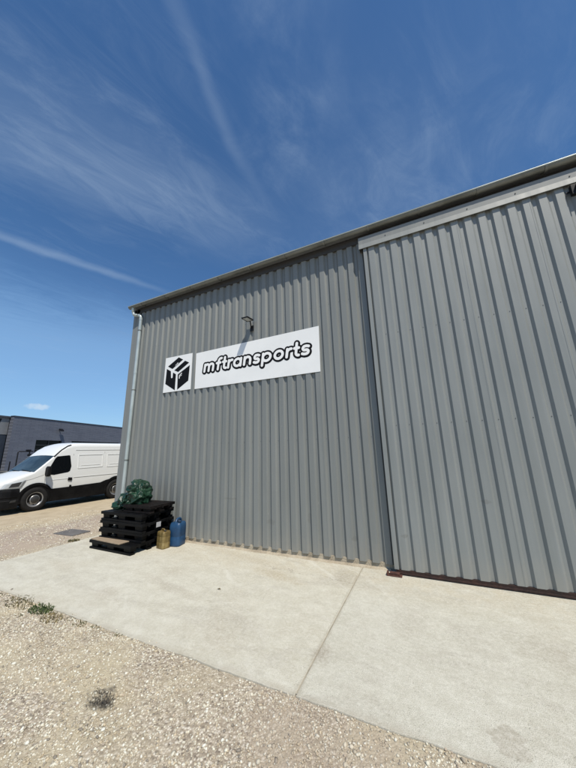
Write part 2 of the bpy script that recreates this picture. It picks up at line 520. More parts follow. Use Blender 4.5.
mat('green_bag_plastic', build=bagmat)
mat('blue_plastic', build=varied((0.008, 0.040, 0.100), (0.014, 0.062, 0.145), 6.0, (0.38, 0.55), 0.05))
mat('blue_cap', color=(0.008, 0.03, 0.07), rough=0.5)


def goldcan(t, b):
    p = opos(t)
    n = t.noise(t.scaled(p, (1.6, 1.6, 0.6)), 9.0, 6.0, 0.65)
    t.put(b.inputs['Base Color'], t.ramp(n, [(0.3, (0.085, 0.055, 0.018)), (0.55, (0.22, 0.16, 0.06)), (0.8, (0.40, 0.31, 0.14))]))
    t.put(b.inputs['Roughness'], t.smooth(n, 0.3, 0.7, 0.3, 0.5))
    b.inputs['Metallic'].default_value = 0.25


mat('golden_tin', build=goldcan)
mat('tin_cap', color=(0.03, 0.025, 0.02), rough=0.5)


def vanwhite(t, b):
    p = gpos(t)
    x, y, z = t.xyz(p)
    n = t.noise(p, 2.5, 6.0)
    low = t.m('MULTIPLY', t.smooth(t.m('ADD', z, t.m('MULTIPLY', n, 0.35)), 1.15, 0.6), 0.32)
    col = t.mix(low, (0.74, 0.755, 0.74), (0.47, 0.44, 0.37))
    t.put(b.inputs['Base Color'], col)


mat('van_white_paint', rough=0.32, coat=0.35, build=vanwhite)
mat('van_seam', color=(0.16, 0.16, 0.16), rough=0.6)
mat('van_glass', color=(0.004, 0.005, 0.006), rough=0.05, spec=0.3)


def windscreen(t, b):
    p = opos(t)
    n = t.noise(p, 2.6, 3.0, 0.5, 0.6)
    t.put(b.inputs['Base Color'], t.ramp(n, [(0.3, (0.012, 0.022, 0.03)), (0.7, (0.045, 0.07, 0.085))]))


mat('windscreen_glass', rough=0.08, spec=0.22, build=windscreen)
mat('black_trim', spec=0.15, build=varied((0.004, 0.004, 0.0045), (0.009, 0.009, 0.0095), 3.0, (0.45, 0.6)))
mat('tyre_rubber', spec=0.25, build=varied((0.008, 0.008, 0.008), (0.018, 0.0175, 0.017), 6.0, (0.75, 0.9)))
mat('wheel_silver', color=(0.30, 0.30, 0.30), rough=0.4, metal=0.6)
mat('wheel_dark', color=(0.03, 0.03, 0.03), rough=0.5)
mat('headlamp_lens', color=(0.42, 0.45, 0.47), rough=0.08, spec=0.7)
mat('lamp_red', color=(0.25, 0.01, 0.01), rough=0.2)


def brickwall(t, b):
    p = opos(t)
    x, y, z = t.xyz(p)
    br = t.new('ShaderNodeTexBrick')
    t.put(br.inputs['Vector'], t.vec(x, z, 0.0))
    br.inputs['Color1'].default_value = (0.110, 0.120, 0.152, 1)
    br.inputs['Color2'].default_value = (0.138, 0.150, 0.186, 1)
    br.inputs['Mortar'].default_value = (0.070, 0.077, 0.098, 1)
    br.inputs['Scale'].default_value = 1.0
    br.inputs['Mortar Size'].default_value = 0.018
    br.inputs['Brick Width'].default_value = 0.9
    br.inputs['Row Height'].default_value = 0.16
    n = t.noise(p, 0.9, 5.0)
    col = t.mix(t.smooth(n, 0.3, 0.7, 0.0, 0.3), br.outputs[0], (0.165, 0.175, 0.205))
    t.put(b.inputs['Base Color'], col)
    b.inputs['Roughness'].default_value = 0.75
    t.put(b.inputs['Normal'], t.bump(br.outputs['Fac'], -0.4, 0.02))


mat('slate_brick', build=brickwall)
mat('dark_blue_panel', build=varied((0.020, 0.028, 0.042), (0.03, 0.04, 0.056), 1.0, (0.4, 0.5)))
mat('far_grey_panel', build=varied((0.17, 0.175, 0.18), (0.21, 0.215, 0.22), 1.0))
mat('far_coping', color=(0.05, 0.055, 0.065), rough=0.5)
mat('far_glass', color=(0.006, 0.007, 0.009), rough=0.15, spec=0.15)
mat('far_frame', color=(0.035, 0.037, 0.042), rough=0.5)
mat('block_wall', build=varied((0.16, 0.155, 0.145), (0.23, 0.22, 0.205), 3.0, (0.9, 0.95), 0.3, 20))
mat('weed_green', build=varied((0.030, 0.060, 0.014), (0.075, 0.10, 0.028), 12.0, (0.6, 0.8)))
mat('weed_dry', build=varied((0.13, 0.105, 0.05), (0.25, 0.20, 0.10), 12.0, (0.7, 0.9)))
mat('weed_olive', build=varied((0.055, 0.062, 0.022), (0.16, 0.13, 0.055), 14.0, (0.6, 0.8)))
mat('weed_black', color=(0.018, 0.017, 0.015), rough=0.8)
mat('drain_iron', build=varied((0.12, 0.115, 0.11), (0.19, 0.18, 0.17), 8.0, (0.55, 0.75), 0.2))
mat('joint_filler', build=varied((0.24, 0.215, 0.16), (0.40, 0.36, 0.28), 6.0, (0.9, 0.95), 0.4, 60))


# ------------------------------------------------------------------ mesh helpers
def link(o, parent=None):
    COL.objects.link(o)
    if parent is not None:
        o.parent = parent
    return o


def tag(o, label=None, category=None, group=None, kind=None):
    if label:
        o['label'] = label
    if category:
        o['category'] = category
    if group:
        o['group'] = group
    if kind:
        o['kind'] = kind
    return o


def thing(name, loc, label, category, group=None, rotz=0.0):
    o = bpy.data.objects.new(name, None)
    o.empty_display_size = 0.1
    o.location = loc
    o.rotation_euler = (0, 0, rotz)
    link(o)
    return tag(o, label, category, group)


class MB:
    """collects pieces into one mesh"""

    def __init__(self):
        self.v = []
        self.f = []
        self.mi = []
        self.sm = []

    def add(self, verts, faces, mi=0, smooth=False):
        o = len(self.v)
        self.v += [tuple(p) for p in verts]
        for f in faces:
            self.f.append(tuple(o + i for i in f))
            self.mi.append(mi)
            self.sm.append(smooth)
        return self

    def box(self, x0, x1, y0, y1, z0, z1, mi=0):
        vs = [(x0, y0, z0), (x1, y0, z0), (x1, y1, z0), (x0, y1, z0), (x0, y0, z1), (x1, y0, z1), (x1, y1, z1), (x0, y1, z1)]
        return self.add(vs, [(0, 3, 2, 1), (4, 5, 6, 7), (0, 1, 5, 4), (1, 2, 6, 5), (2, 3, 7, 6), (3, 0, 4, 7)], mi)

    def prism(self, poly, axis, a, b, mi=0):
        """polygon (2D) extruded along an axis between a and b"""
        def pt(p, h):
            return {'x': (h, p[0], p[1]), 'y': (p[0], h, p[1]), 'z': (p[0], p[1], h)}[axis]
        n = len(poly)
        vs = [pt(p, a) for p in poly] + [pt(p, b) for p in poly]
        fs = [tuple(range(n - 1, -1, -1)), tuple(range(n, 2 * n))]
        fs += [(i, (i + 1) % n, n + (i + 1) % n, n + i) for i in range(n)]
        return self.add(vs, fs, mi)

    def tube(self, pts, r, seg=10, mi=0, cap=True, smooth=True):
        pts = [Vector(p) for p in pts]
        rs = r if isinstance(r, (list, tuple)) else [r] * len(pts)
        o = []
        prev = None
        for i, p in enumerate(pts):
            d = (pts[min(i + 1, len(pts) - 1)] - pts[max(i - 1, 0)]).normalized()
            if prev is None:
                ref = Vector((0, 0, 1)) if abs(d.z) < 0.9 else Vector((1, 0, 0))
                a = d.cross(ref).normalized()
            else:
                a = (prev - d * prev.dot(d)).normalized()
            prev = a
            b = d.cross(a)
            o.append([p + (a * math.cos(2 * math.pi * k / seg) + b * math.sin(2 * math.pi * k / seg)) * rs[i] for k in range(seg)])
        vs = [q for ring in o for q in ring]
        fs = []
        for i in range(len(pts) - 1):
            for k in range(seg):
                k2 = (k + 1) % seg
                fs.append((i * seg + k, i * seg + k2, (i + 1) * seg + k2, (i + 1) * seg + k))
        self.add(vs, fs, mi, smooth)
        if cap:
            n = len(pts) - 1
            self.add(o[0], [tuple(range(seg - 1, -1, -1))], mi)
            self.add(o[n], [tuple(range(seg))], mi)
        return self

    def lathe(self, prof, center, axis='x', seg=24, mi=0, smooth=True):
        """prof: (radius, along) pairs spun round an axis"""
        vs, fs = [], []
        for r, a in prof:
            for k in range(seg):
                t = 2 * math.pi * k / seg
                c, s = r * math.cos(t), r * math.sin(t)
                q = {'x': (a, c, s), 'y': (c, a, s), 'z': (c, s, a)}[axis]
                vs.append((center[0] + q[0], center[1] + q[1], center[2] + q[2]))
        for i in range(len(prof) - 1):
            for k in range(seg):
                k2 = (k + 1) % seg
                fs.append((i * seg + k, i * seg + k2, (i + 1) * seg + k2, (i + 1) * seg + k))
        return self.add(vs, fs, mi, smooth)

    def build(self, name, mats, parent=None, bevel=0.0, bseg=2, recalc=True, weld=False):
        if isinstance(mats, str):
            mats = [mats]
        me = bpy.data.meshes.new(name)
        me.from_pydata(self.v, [], self.f)
        for m in mats:
            me.materials.append(MATS[m])
        me.polygons.foreach_set('material_index', self.mi)
        me.polygons.foreach_set('use_smooth', self.sm)
        if recalc:
            bm = bmesh.new()
            bm.from_mesh(me)
            if weld:
                bmesh.ops.remove_doubles(bm, verts=bm.verts, dist=1e-5)
            bmesh.ops.recalc_face_normals(bm, faces=bm.faces)
            bm.to_mesh(me)
            bm.free()
        me.update()
        o = bpy.data.objects.new(name, me)
        link(o, parent)
        if bevel:
            md = o.modifiers.new('bevel', 'BEVEL')
            md.width = bevel
            md.segments = bseg
            md.limit_method = 'ANGLE'
            md.angle_limit = math.radians(40)
            md.harden_normals = False
        return o


def copy_tree(o, parent=None):
    c = o.copy()
    COL.objects.link(c)
    if parent is not None:
        c.parent = parent
    for ch in list(o.children):
        copy_tree(ch, c)
    return c


# ------------------------------------------------------------------ ground
GZ = -0.013          # gravel level; the concrete apron's top is z = 0
g = MB()
xs = np.concatenate([np.linspace(-900, -60, 8), np.linspace(-50, -16, 12), np.linspace(-15, 12, 82), np.linspace(16, 60, 8), np.linspace(120, 900, 5)])
ys = np.concatenate([np.linspace(-900, -40, 6), np.linspace(-25, -2, 8), np.linspace(-1.5, 14, 60), np.linspace(16, 70, 12), np.linspace(150, 900, 5)])


def ground_z(x, y):
    z = GZ
    if -15 < x < 12 and -1.5 < y < 14:
        z += 0.012 * mnoise.noise(Vector((x * 0.8, y * 0.8, 3.1))) + 0.006 * mnoise.noise(Vector((x * 2.7, y * 2.7, 9.1)))
    return z


vs = [(x, y, ground_z(x, y)) for y in ys for x in xs]
nx = len(xs)
fs = [(j * nx + i, j * nx + i + 1, (j + 1) * nx + i + 1, (j + 1) * nx + i) for j in range(len(ys) - 1) for i in range(nx - 1)]
g.add(vs, fs, 0, True)
tag(g.build('gravel_ground', 'gravel_ground'), 'gravel yard around the concrete apron', kind='structure')

SLAB_X0, SLAB_Y0, SLAB_Y1, JOINT_X = -6.80, 2.27, 4.80, -1.06


def edge_line(x0, x1, y, n, amp, seed):
    out = []
    for i in range(n + 1):
        x = x0 + (x1 - x0) * i / n
        out.append((x, y + amp * mnoise.noise(Vector((x * 2.3, seed, 0))) + amp * 0.6 * mnoise.noise(Vector((x * 9.0, seed, 4)))))
    return out


s = MB()
for (a, b) in ((SLAB_X0, JOINT_X - 0.004), (JOINT_X + 0.004, 12.0)):
    fr = edge_line(a, b, SLAB_Y0, int((b - a) * 14), 0.016, 1.7)
    s.prism(fr + [(b, SLAB_Y1), (a, SLAB_Y1)], 'z', -0.16, 0.0)
tag(s.build('concrete_apron', 'concrete_apron', bevel=0.006), 'pale concrete apron along the foot of the warehouse', kind='structure')
j = MB()
j.box(JOINT_X - 0.0037, JOINT_X + 0.0037, SLAB_Y0 + 0.02, SLAB_Y1 - 0.05, -0.15, -0.004)
tag(j.build('apron_joint', 'joint_filler'), 'dirt filled joint between the two concrete slabs', kind='structure')

# crushed stone lying on the gravel: one mesh, thousands of small faceted stones
ICO = bmesh.new()
bmesh.ops.create_icosphere(ICO, subdivisions=1, radius=1.0)
ico_v = np.array([v.co[:] for v in ICO.verts])
ico_f = np.array([[v.index for v in f.verts] for f in ICO.faces])
ICO.free()


def stones(regions):
    P, S = [], []
    for (x0, x1, y0, y1, n, smin, smax, skip) in regions:
        x = rng.uniform(x0, x1, n)
        y = rng.uniform(y0, y1, n)
        s_ = smin + (smax - smin) * rng.power(0.45, n)
        keep = np.ones(n, bool)
        if skip:
            cl_ = np.array([mnoise.noise(Vector((a * 1.1, b_ * 1.1, 7.7))) + 0.5 * mnoise.noise(Vector((a * 4, b_ * 4, 2.7))) for a, b_ in zip(x, y)])
            keep = rng.uniform(-0.55, 0.45, n) < cl_ + 0.26
        P.append(np.stack([x, y], 1)[keep])
        S.append(s_[keep])
    P = np.concatenate(P)
    S = np.concatenate(S)
    # none on the concrete, apart from a few strays close to its edge
    on = (P[:, 0] > SLAB_X0) & (P[:, 1] > SLAB_Y0 + 0.01)
    stray = on & (P[:, 1] < SLAB_Y0 + 0.14) & (rng.uniform(0, 1, len(P)) < 0.10 * np.clip(1 - (P[:, 1] - SLAB_Y0) / 0.14, 0, 1) ** 2)
    k = (~on) | stray
    P, S, stray = P[k], S[k], stray[k]
    n = len(P)
    z = np.array([ground_z(a, b_) for a, b_ in P])
    z[stray] = 0.0
    sc = np.stack([rng.uniform(0.7, 1.3, n), rng.uniform(0.6, 1.0, n), rng.uniform(0.4, 0.75, n)], 1) * S[:, None]
    v = ico_v[None] * rng.uniform(0.72, 1.2, (n, 12, 1))
    v = v * sc[:, None, :]
    a, bq = rng.uniform(0, 2 * np.pi, n), rng.normal(0, 0.35, n)
    ca, sa, cb, sb = np.cos(a)[:, None], np.sin(a)[:, None], np.cos(bq)[:, None], np.sin(bq)[:, None]
    X, Y, Z = v[..., 0], v[..., 1], v[..., 2]
    Y, Z = Y * cb - Z * sb, Y * sb + Z * cb
    X, Y = X * ca - Y * sa, X * sa + Y * ca
    V = np.stack([X + P[:, 0:1], Y + P[:, 1:2], Z + (z + sc[:, 2] * 0.35)[:, None]], -1).reshape(-1, 3)
    F = (ico_f[None] + (np.arange(n) * 12)[:, None, None]).reshape(-1, 3)
    pal = np.array([(0.68, 0.64, 0.55), (0.58, 0.52, 0.43), (0.47, 0.41, 0.325), (0.76, 0.74, 0.68), (0.36, 0.315, 0.26), (0.24, 0.215, 0.19), (0.54, 0.45, 0.335), (0.43, 0.355, 0.29)])
    wt = np.array([0.24, 0.22, 0.15, 0.10, 0.09, 0.05, 0.10, 0.05])
    c = pal[rng.choice(len(pal), n, p=wt)] * rng.uniform(0.84, 1.10, (n, 1))
    c = c * np.array([1.0, 1.015, 0.955])
    c4 = np.concatenate([c, np.ones((n, 1))], 1)
    me = bpy.data.meshes.new('gravel_stones')
    me.vertices.add(len(V))
    me.vertices.foreach_set('co', V.ravel())
    me.loops.add(F.size)
    me.loops.foreach_set('vertex_index', F.ravel())
    me.polygons.add(len(F))
    me.polygons.foreach_set('loop_start', np.arange(len(F)) * 3)
    me.polygons.foreach_set('loop_total', np.full(len(F), 3))
    at = me.attributes.new('tint', 'FLOAT_COLOR', 'POINT')
    at.data.foreach_set('color', np.repeat(c4, 12, 0).ravel())
    me.materials.append(MATS['crushed_stone'])
    me.update()
    me.validate()
    o = bpy.data.objects.new('gravel_stones', me)
    link(o)
    return tag(o, 'loose pale crushed stone lying over the yard', kind='stuff')


stones([(-5.2, 0.6, 0.85, 2.29, 44000, 0.0026, 0.0115, True),
        (-5.2, 0.6, 0.85, 2.29, 4200, 0.008, 0.016, True),
        (-5.2, 0.6, 2.05, 2.42, 3500, 0.0025, 0.009, True),
        (-7.6, -5.0, 1.0, 2.9, 7000, 0.005, 0.016, True),
        (-10.2, -6.75, 2.3, 6.4, 9000, 0.007, 0.019, True),
        (-6.9, -6.72, 2.2, 4.9, 500, 0.006, 0.016, False)])

# ------------------------------------------------------------------ warehouse
YW = 4.78            # crest plane of the wall sheets
DEP = 0.037
PITCH = 0.1876
WX0, WX1 = -6.82, 9.0
EAVE = 5.56
wh = thing('warehouse', (WX0, YW, 0), 'long grey corrugated steel warehouse with gutter, downpipe and tall sliding door', 'warehouse')


def at(o, parent=wh):
    """keep world coordinates when parenting to an unrotated empty"""
    o.location = -parent.location
    return o


def profile(x0, x1, pitch, phase, crest, flank):
    """(x, depth) of a trapezoidal sheet: depth 0 on the crest, 1 in the trough, crests centred on phase + k pitch"""
    pts = [x0]
    k = math.floor((x0 - phase) / pitch) - 1
    while phase + k * pitch - pitch < x1:
        c = phase + k * pitch
        for d in (-crest / 2 - flank, -crest / 2, crest / 2, crest / 2 + flank):
            if x0 < c + d < x1:
                pts.append(c + d)
        k += 1
    pts.append(x1)

    def depth(x):
        q = (x - phase + pitch / 2) % pitch - pitch / 2
        a = abs(q)
        return 0.0 if a <= crest / 2 + 1e-9 else 1.0 if a >= crest / 2 + flank - 1e-9 else (a - crest / 2) / flank
    return [(x, depth(x)) for x in pts]


def corrugated(mb, x0, x1, z0, z1, yc, dep, pitch, phase, crest=0.090, flank=0.029, zs=(), thick=0.0):
    pr = profile(x0, x1, pitch, phase, crest, flank)
    rows = [z0] + list(zs) + [z1]
    n = len(pr)
    vs = [(x, yc + d * dep, z) for z in rows for x, d in pr]
    fs = [(r * n + i, r * n + i + 1, (r + 1) * n + i + 1, (r + 1) * n + i) for r in range(len(rows) - 1) for i in range(n - 1)]
    mb.add(vs, fs, 0)
    if thick:
        # bottom hem, so that the sheet has an edge
        vs = [(x, yc + d * dep, z0) for x, d in pr] + [(x, yc + d * dep + thick, z0) for x, d in pr]
        mb.add(vs, [(i, i + 1, n + i + 1, n + i) for i in range(n - 1)], 0)


WPH = -4.432 + 0.0
m = MB()
corrugated(m, -6.60, WX1, 0.074, EAVE, YW, DEP, PITCH, WPH, thick=0.0015)
for row in (1.9, 4.4):
    k = -11
    while WPH + k * PITCH < WX1 - 0.1:
        cx = WPH + (k + 0.5) * PITCH
        if cx > -6.55:
            m.lathe([(0.0, -0.003), (0.0045, -0.003), (0.005, 0.0)], (cx, YW + DEP, row), 'y', 6, 1)
        k += 1
for k in range(-10, 74, 5):
    cx = WPH + k * PITCH + 0.030
    if -6.5 < cx < WX1 - 0.1:
        m.box(cx, cx + 0.0142, YW - 0.0022, YW - 0.0004, 0.072, EAVE - 0.002)
at(m.build('front_cladding', ['grey_cladding_paint', 'screw_head'], wh, recalc=False))

# left gable wall, back wall, right gable (other sides of the building)
m = MB()
pr = profile(YW + 0.06, 16.9, PITCH, 5.0, 0.090, 0.029)
n = len(pr)
ztop = lambda y: EAVE + (y - YW) * 0.12
m.add([(WX0 + 0.008 + d * DEP, y, 0.058) for y, d in pr] + [(WX0 + 0.008 + d * DEP, y, ztop(y) - 0.02) for y, d in pr],
      [(i + 1, i, n + i, n + i + 1) for i in range(n - 1)])
m.add([(WX1, y, z) for y, z in ((YW + 0.02, 0.0), (16.9, 0.0), (16.9, ztop(16.9) - 0.02), (YW + 0.02, EAVE - 0.02))], [(0, 1, 2, 3)])
m.add([(WX0 + 0.03, 16.9, 0.0), (WX1, 16.9, 0.0), (WX1, 16.9, ztop(16.9) - 0.02), (WX0 + 0.03, 16.9, ztop(16.9) - 0.02)], [(3, 2, 1, 0)])
at(m.build('side_cladding', 'grey_cladding_paint', wh, recalc=False))

# inner liner keeps light from leaking through behind the sheets
m = MB()
m.box(-6.7, WX1 - 0.02, YW + DEP + 0.03, YW + DEP + 0.05, 0.06, EAVE - 0.03)
at(m.build('inner_lining', 'dark_liner', wh))

# corner flashing: flat returns on both faces with a small fold
m = MB()
fy = YW - 0.012
m.prism([(WX0, fy), (WX0 + 0.225, fy), (WX0 + 0.235, fy + 0.012), (WX0 + 0.225, fy + 0.004), (WX0 + 0.004, fy + 0.004), (WX0 + 0.004, YW + 0.20), (WX0, YW + 0.20)], 'z', 0.03, EAVE + 0.01)
m.box(WX0 + 0.105, WX0 + 0.112, fy - 0.004, fy - 0.0005, 0.03, EAVE)
at(m.build('corner_flashing', 'flashing_paint', wh, recalc=True))

# plinth with its rough mortar skirt
m = MB()
m.box(WX0 + 0.02, WX1, YW + 0.022, YW + 0.20, -0.1, 0.09)
at(m.build('plinth', 'plinth_mortar', wh))
m = MB()
N = 230
top, mid, low = [], [], []
for i in range(N + 1):
    x = WX0 + 0.02 + (-0.66 - WX0 - 0.02) * i / N
    a = mnoise.noise(Vector((x * 3.0, 0.3, 0))) + 0.7 * mnoise.noise(Vector((x * 11.0, 1.3, 0)))
    b_ = mnoise.noise(Vector((x * 2.1, 5.3, 0))) + 0.8 * mnoise.noise(Vector((x * 14.0, 2.3, 0)))
    top.append((x, YW + 0.0215, 0.022 + 0.010 * a))
    mid.append((x, YW - 0.004 + 0.010 * b_, 0.013 + 0.006 * a))
    low.append((x, YW - 0.036 + 0.020 * b_, -0.003))
m.add(top + mid + low, [(r * (N + 1) + i, r * (N + 1) + i + 1, (r + 1) * (N + 1) + i + 1, (r + 1) * (N + 1) + i) for r in (0, 1) for i in range(N)], 0, True)
at(m.build('mortar_skirt', 'plinth_mortar', wh, recalc=True))

# roof
m = MB()
m.prism([(YW - 0.13, EAVE + 0.045), (17.0, ztop(17.0) + 0.06), (17.0, ztop(17.0) + 0.10), (YW - 0.13, EAVE + 0.060)], 'x', WX0 - 0.03, WX1 + 0.03)
at(m.build('roof', 'roof_steel', wh))
m = MB()
m.box(WX0, WX1, YW - 0.012, YW + 0.03, EAVE - 0.10, EAVE + 0.035)  # closure strip coloured dark to paint the shade in the gap under the gutter
at(m.build('eave_shade_closure', 'dark_liner', wh))

# half-round gutter with lip, joints and brackets
GY, GZT, GR = 4.630, 5.612, 0.054
GX0 = -6.83


def gutter_profile(r, t0=0.0):
    return [(GY - r * math.cos(a), GZT - r * math.sin(a)) for a in np.linspace(t0, math.pi, 17)]


m = MB()
out_, in_ = gutter_profile(GR), gutter_profile(GR - 0.004)
loop = out_ + in_[::-1]
nn = len(loop)
segx = list(np.linspace(GX0, WX1 + 0.02, 33))
for i in range(len(segx) - 1):
    sag = 0.0
vs = [(x, p[0], p[1]) for x in (segx[0], segx[-1]) for p in loop]
m.add(vs, [(i, (i + 1) % nn, nn + (i + 1) % nn, nn + i) for i in range(nn)], 0, True)
m.prism(out_, 'x', GX0 - 0.004, GX0)
m.tube([(GX0, GY - GR - 0.004, GZT), (WX1 + 0.02, GY - GR - 0.004, GZT)], 0.0105, 8, 2)  # lip in the paler zinc paints a highlight along the rim
m.tube([(GX0, GY - GR - 0.002, GZT + 0.013), (WX1 + 0.02, GY - GR - 0.002, GZT + 0.013)], 0.005, 6, 1)  # thin dark tube draws the line of shade above the lip
gut = at(m.build('gutter', ['zinc', 'bead_shade', 'pipe_zinc'], wh, recalc=True))
k = 0
x = -6.35
first = None
while x < WX1:
    if first is None:
        m = MB()
        o2 = gutter_profile(GR + 0.010)
        lp = o2 + gutter_profile(GR + 0.0005)[::-1]
        m.prism([(p[0], p[1]) for p in lp], 'x', -0.016, 0.016)
        m.box(-0.016, 0.016, GY + GR, GY + GR + 0.05, GZT - 0.02, GZT + 0.004)
        first = m.build('gutter_bracket', 'zinc', gut)
        ob = first
    else:
        ob = first.copy()
        COL.objects.link(ob)
        ob.parent = gut
    ob.location = (x, 0, 0)
    x += 0.84

# downpipe with swan neck
px_, pz_ = -6.47, 5.28
pts = [(-6.70, 4.635, 5.57), (-6.70, 4.645, 5.46)]
for t_ in np.linspace(0, 1, 7):
    pts.append((-6.70 + 0.06 * (1 - math.cos(t_ * math.pi / 2)), 4.655 + 0.012 * t_, 5.46 - 0.09 * math.sin(t_ * math.pi / 2)))
pts += [(-6.60, 4.68, 5.360), (-6.555, 4.695, 5.350)]
for t_ in np.linspace(0, 1, 7):
    pts.append((-6.555 + 0.100 * math.sin(t_ * math.pi / 2), 4.695 + 0.017 * t_, 5.350 - 0.09 * (1 - math.cos(t_ * math.pi / 2))))
pts += [(-6.455, 4.712, 5.22), (-6.46, 4.712, 3.6), (-6.468, 4.712, 2.0), (-6.48, 4.712, 0.02)]
m = MB()
m.tube(pts, 0.041, 14)
m.tube([(-6.455, 4.712, 5.255), (-6.455, 4.712, 5.19)], 0.045, 14)
m.tube([(-6.459, 4.712, 3.78), (-6.4595, 4.712, 3.72)], 0.0445, 14)
dp = at(m.build('downpipe', 'pipe_zinc', wh))
for z in (4.9, 3.3, 1.6):
    m = MB()
    xx = -6.455 - (5.2 - z) * 0.0038
    m.tube([(xx, 4.712, z + 0.012), (xx, 4.712, z - 0.012)], 0.046, 14)
    m.box(xx - 0.008, xx + 0.008, 4.745, 4.775, z - 0.008, z + 0.008)
    m.build('pipe_clip', 'zinc', dp)

# sliding door (its own empty-less part: leaf, with rail, foot, trim as sub-parts) and the track cover above it
YD = 4.67
DX0, DX1 = -0.60, 4.6
DPH = 0.2075 - 0.0
m = MB()
DP = 0.1858
DDEP = 0.031
# dark strip starts at the left flank of each crest
DCR = DPH + 0.029 + 0.045
corrugated(m, DX0 + 0.062, DX1, 0.066, 5.30, YD, DDEP, DP, DCR, thick=0.0015)
for row in (2.05, 3.55):
    k = -5
    while DCR + k * DP < DX1 - 0.1:
        cx = DCR + (k + 0.5) * DP
        if cx > DX0 + 0.1:
            m.lathe([(0.0, -0.004), (0.005, -0.004), (0.006, 0.0)], (cx, YD + DDEP, row), 'y', 6, 1)
        k += 1
for k in range(3, 28, 5):
    cx = DCR + k * DP + 0.030
    if cx < DX1 - 0.1:
        m.box(cx, cx + 0.0142, YD - 0.0022, YD - 0.0004, 0.066, 5.29)
leaf = at(m.build('sliding_door', ['door_cladding_paint', 'screw_head'], wh, recalc=False))
m = MB()
m.box(DX0, DX0 + 0.060, YD - 0.004, YD + 0.075, 0.064, 5.29)
m.build('edge_trim', 'door_cladding_paint', leaf, bevel=0.003)
m = MB()
m.box(DX1, DX1 + 0.05, YD - 0.004, YD + 0.075, 0.064, 5.29)
m.build('edge_trim', 'door_cladding_paint', leaf, bevel=0.003)
m = MB()
m.box(DX0 + 0.05, DX1, YD + DDEP + 0.004, YD + 0.07, 0.075, 5.29)
m.build('door_frame', 'dark_liner', leaf)
m = MB()
# rusty bottom angle: a flange under the sheets
m.prism([(YD - 0.006, 0.012), (YD + 0.066, 0.012), (YD + 0.066, 0.062), (YD + 0.002, 0.062), (YD + 0.002, 0.034), (YD - 0.006, 0.030)], 'x', DX0 + 0.02, DX1)
m.build('bottom_rail', 'rusty_steel', leaf)
m = MB()
m.box(-0.70, -0.50, 4.575, 4.66, 0.001, 0.012)
m.box(-0.66, -0.53, 4.60, 4.655, 0.012, 0.040)
m.box(-0.70, -0.676, 4.575, 4.66, 0.012, 0.045)
m.build('guide_foot', ['bright_rust'], leaf, bevel=0.004)
m = MB()
m.box(2.24, 2.34, YD - 0.06, YD - 0.001, 5.04, 5.19)
m.box(2.29, 2.31, YD - 0.10, YD - 0.06, 4.99, 5.17)
m.box(2.20, 2.38, YD - 0.012, YD - 0.001, 5.10, 5.13)
m.build('hanger_bracket', 'black_metal', leaf, bevel=0.004)

m = MB()
HX0, HX1 = -0.668, 9.0
m.prism([(4.650, 5.468), (4.650, 5.325), (4.6535, 5.325), (4.6535, 5.465), (YW - 0.002, 5.465), (YW - 0.002, 5.468)], 'x', HX0, HX1)
m.box(HX0 + 0.0005, HX0 + 0.004, 4.656, YW - 0.003, 5.24, 5.447)
cov = at(m.build('track_cover', 'flashing_paint', wh))
m = MB()
m.prism([(4.649, 5.3245), (4.638, 5.232), (4.643, 5.228), (4.645, 5.231), (4.653, 5.3245)], 'x', HX0 - 0.002, HX1)
m.build('drip_edge', 'sunlit_flashing_paint', cov)
m = MB()
for xx in np.arange(-0.2, 8.8, 0.62):
    m.lathe([(0.0, -0.007), (0.008, -0.006), (0.009, 0.0)], (xx, 4.6495, 5.36), 'y', 8, 0)
m.build('cover_fixings', 'screw_head', cov)


# ------------------------------------------------------------------ signs
def flat_from_field(mb, field, x0, x1, z0, z1, step, yf, yb, mi=0):
    """marching squares: plate where field(X, Z) < 0, front at yf, back at yb"""
    nx_, nz_ = int((x1 - x0) / step) + 1, int((z1 - z0) / step) + 1
    X = x0 + np.arange(nx_ + 1) * step
    Z = z0 + np.arange(nz_ + 1) * step
    XX, ZZ = np.meshgrid(X, Z, indexing='ij')
    F = field(XX, ZZ)
    F = np.where(np.abs(F) < 1e-7, 1e-7, F)
    idx = {}
    vs = []

    def vid(key, p):
        if key not in idx:
            idx[key] = len(vs)
            vs.append(p)
        return idx[key]
    faces, rim = [], []
    for i in range(nx_):
        for j_ in range(nz_):
            c = [(i, j_), (i + 1, j_), (i + 1, j_ + 1), (i, j_ + 1)]
            f = [F[q] for q in c]
            if min(f) > 0:
                continue
            poly = []
            for a in range(4):
                b_ = (a + 1) % 4
                if f[a] < 0:
                    poly.append((vid(c[a], (X[c[a][0]], Z[c[a][1]])), False))
                if (f[a] < 0) != (f[b_] < 0):
                    t_ = f[a] / (f[a] - f[b_])
                    pa, pb = c[a], c[b_]
                    p = (X[pa[0]] + t_ * (X[pb[0]] - X[pa[0]]), Z[pa[1]] + t_ * (Z[pb[1]] - Z[pa[1]]))
                    key = (pa, pb) if pa < pb else (pb, pa)
                    poly.append((vid(key, p), f[a] < 0))
            if len(poly) >= 3:
                faces.append([q[0] for q in poly])
                for a in range(len(poly)):
                    if poly[a][1]:            # leaving the inside here: rim edge to the next crossing
                        rim.append((poly[a][0], poly[(a + 1) % len(poly)][0]))
    n_ = len(vs)
    mb.add([(p[0], yf, p[1]) for p in vs] + [(p[0], yb, p[1]) for p in vs],
           [tuple(f) for f in faces] + [(b_, a, n_ + a, n_ + b_) for a, b_ in rim], mi)


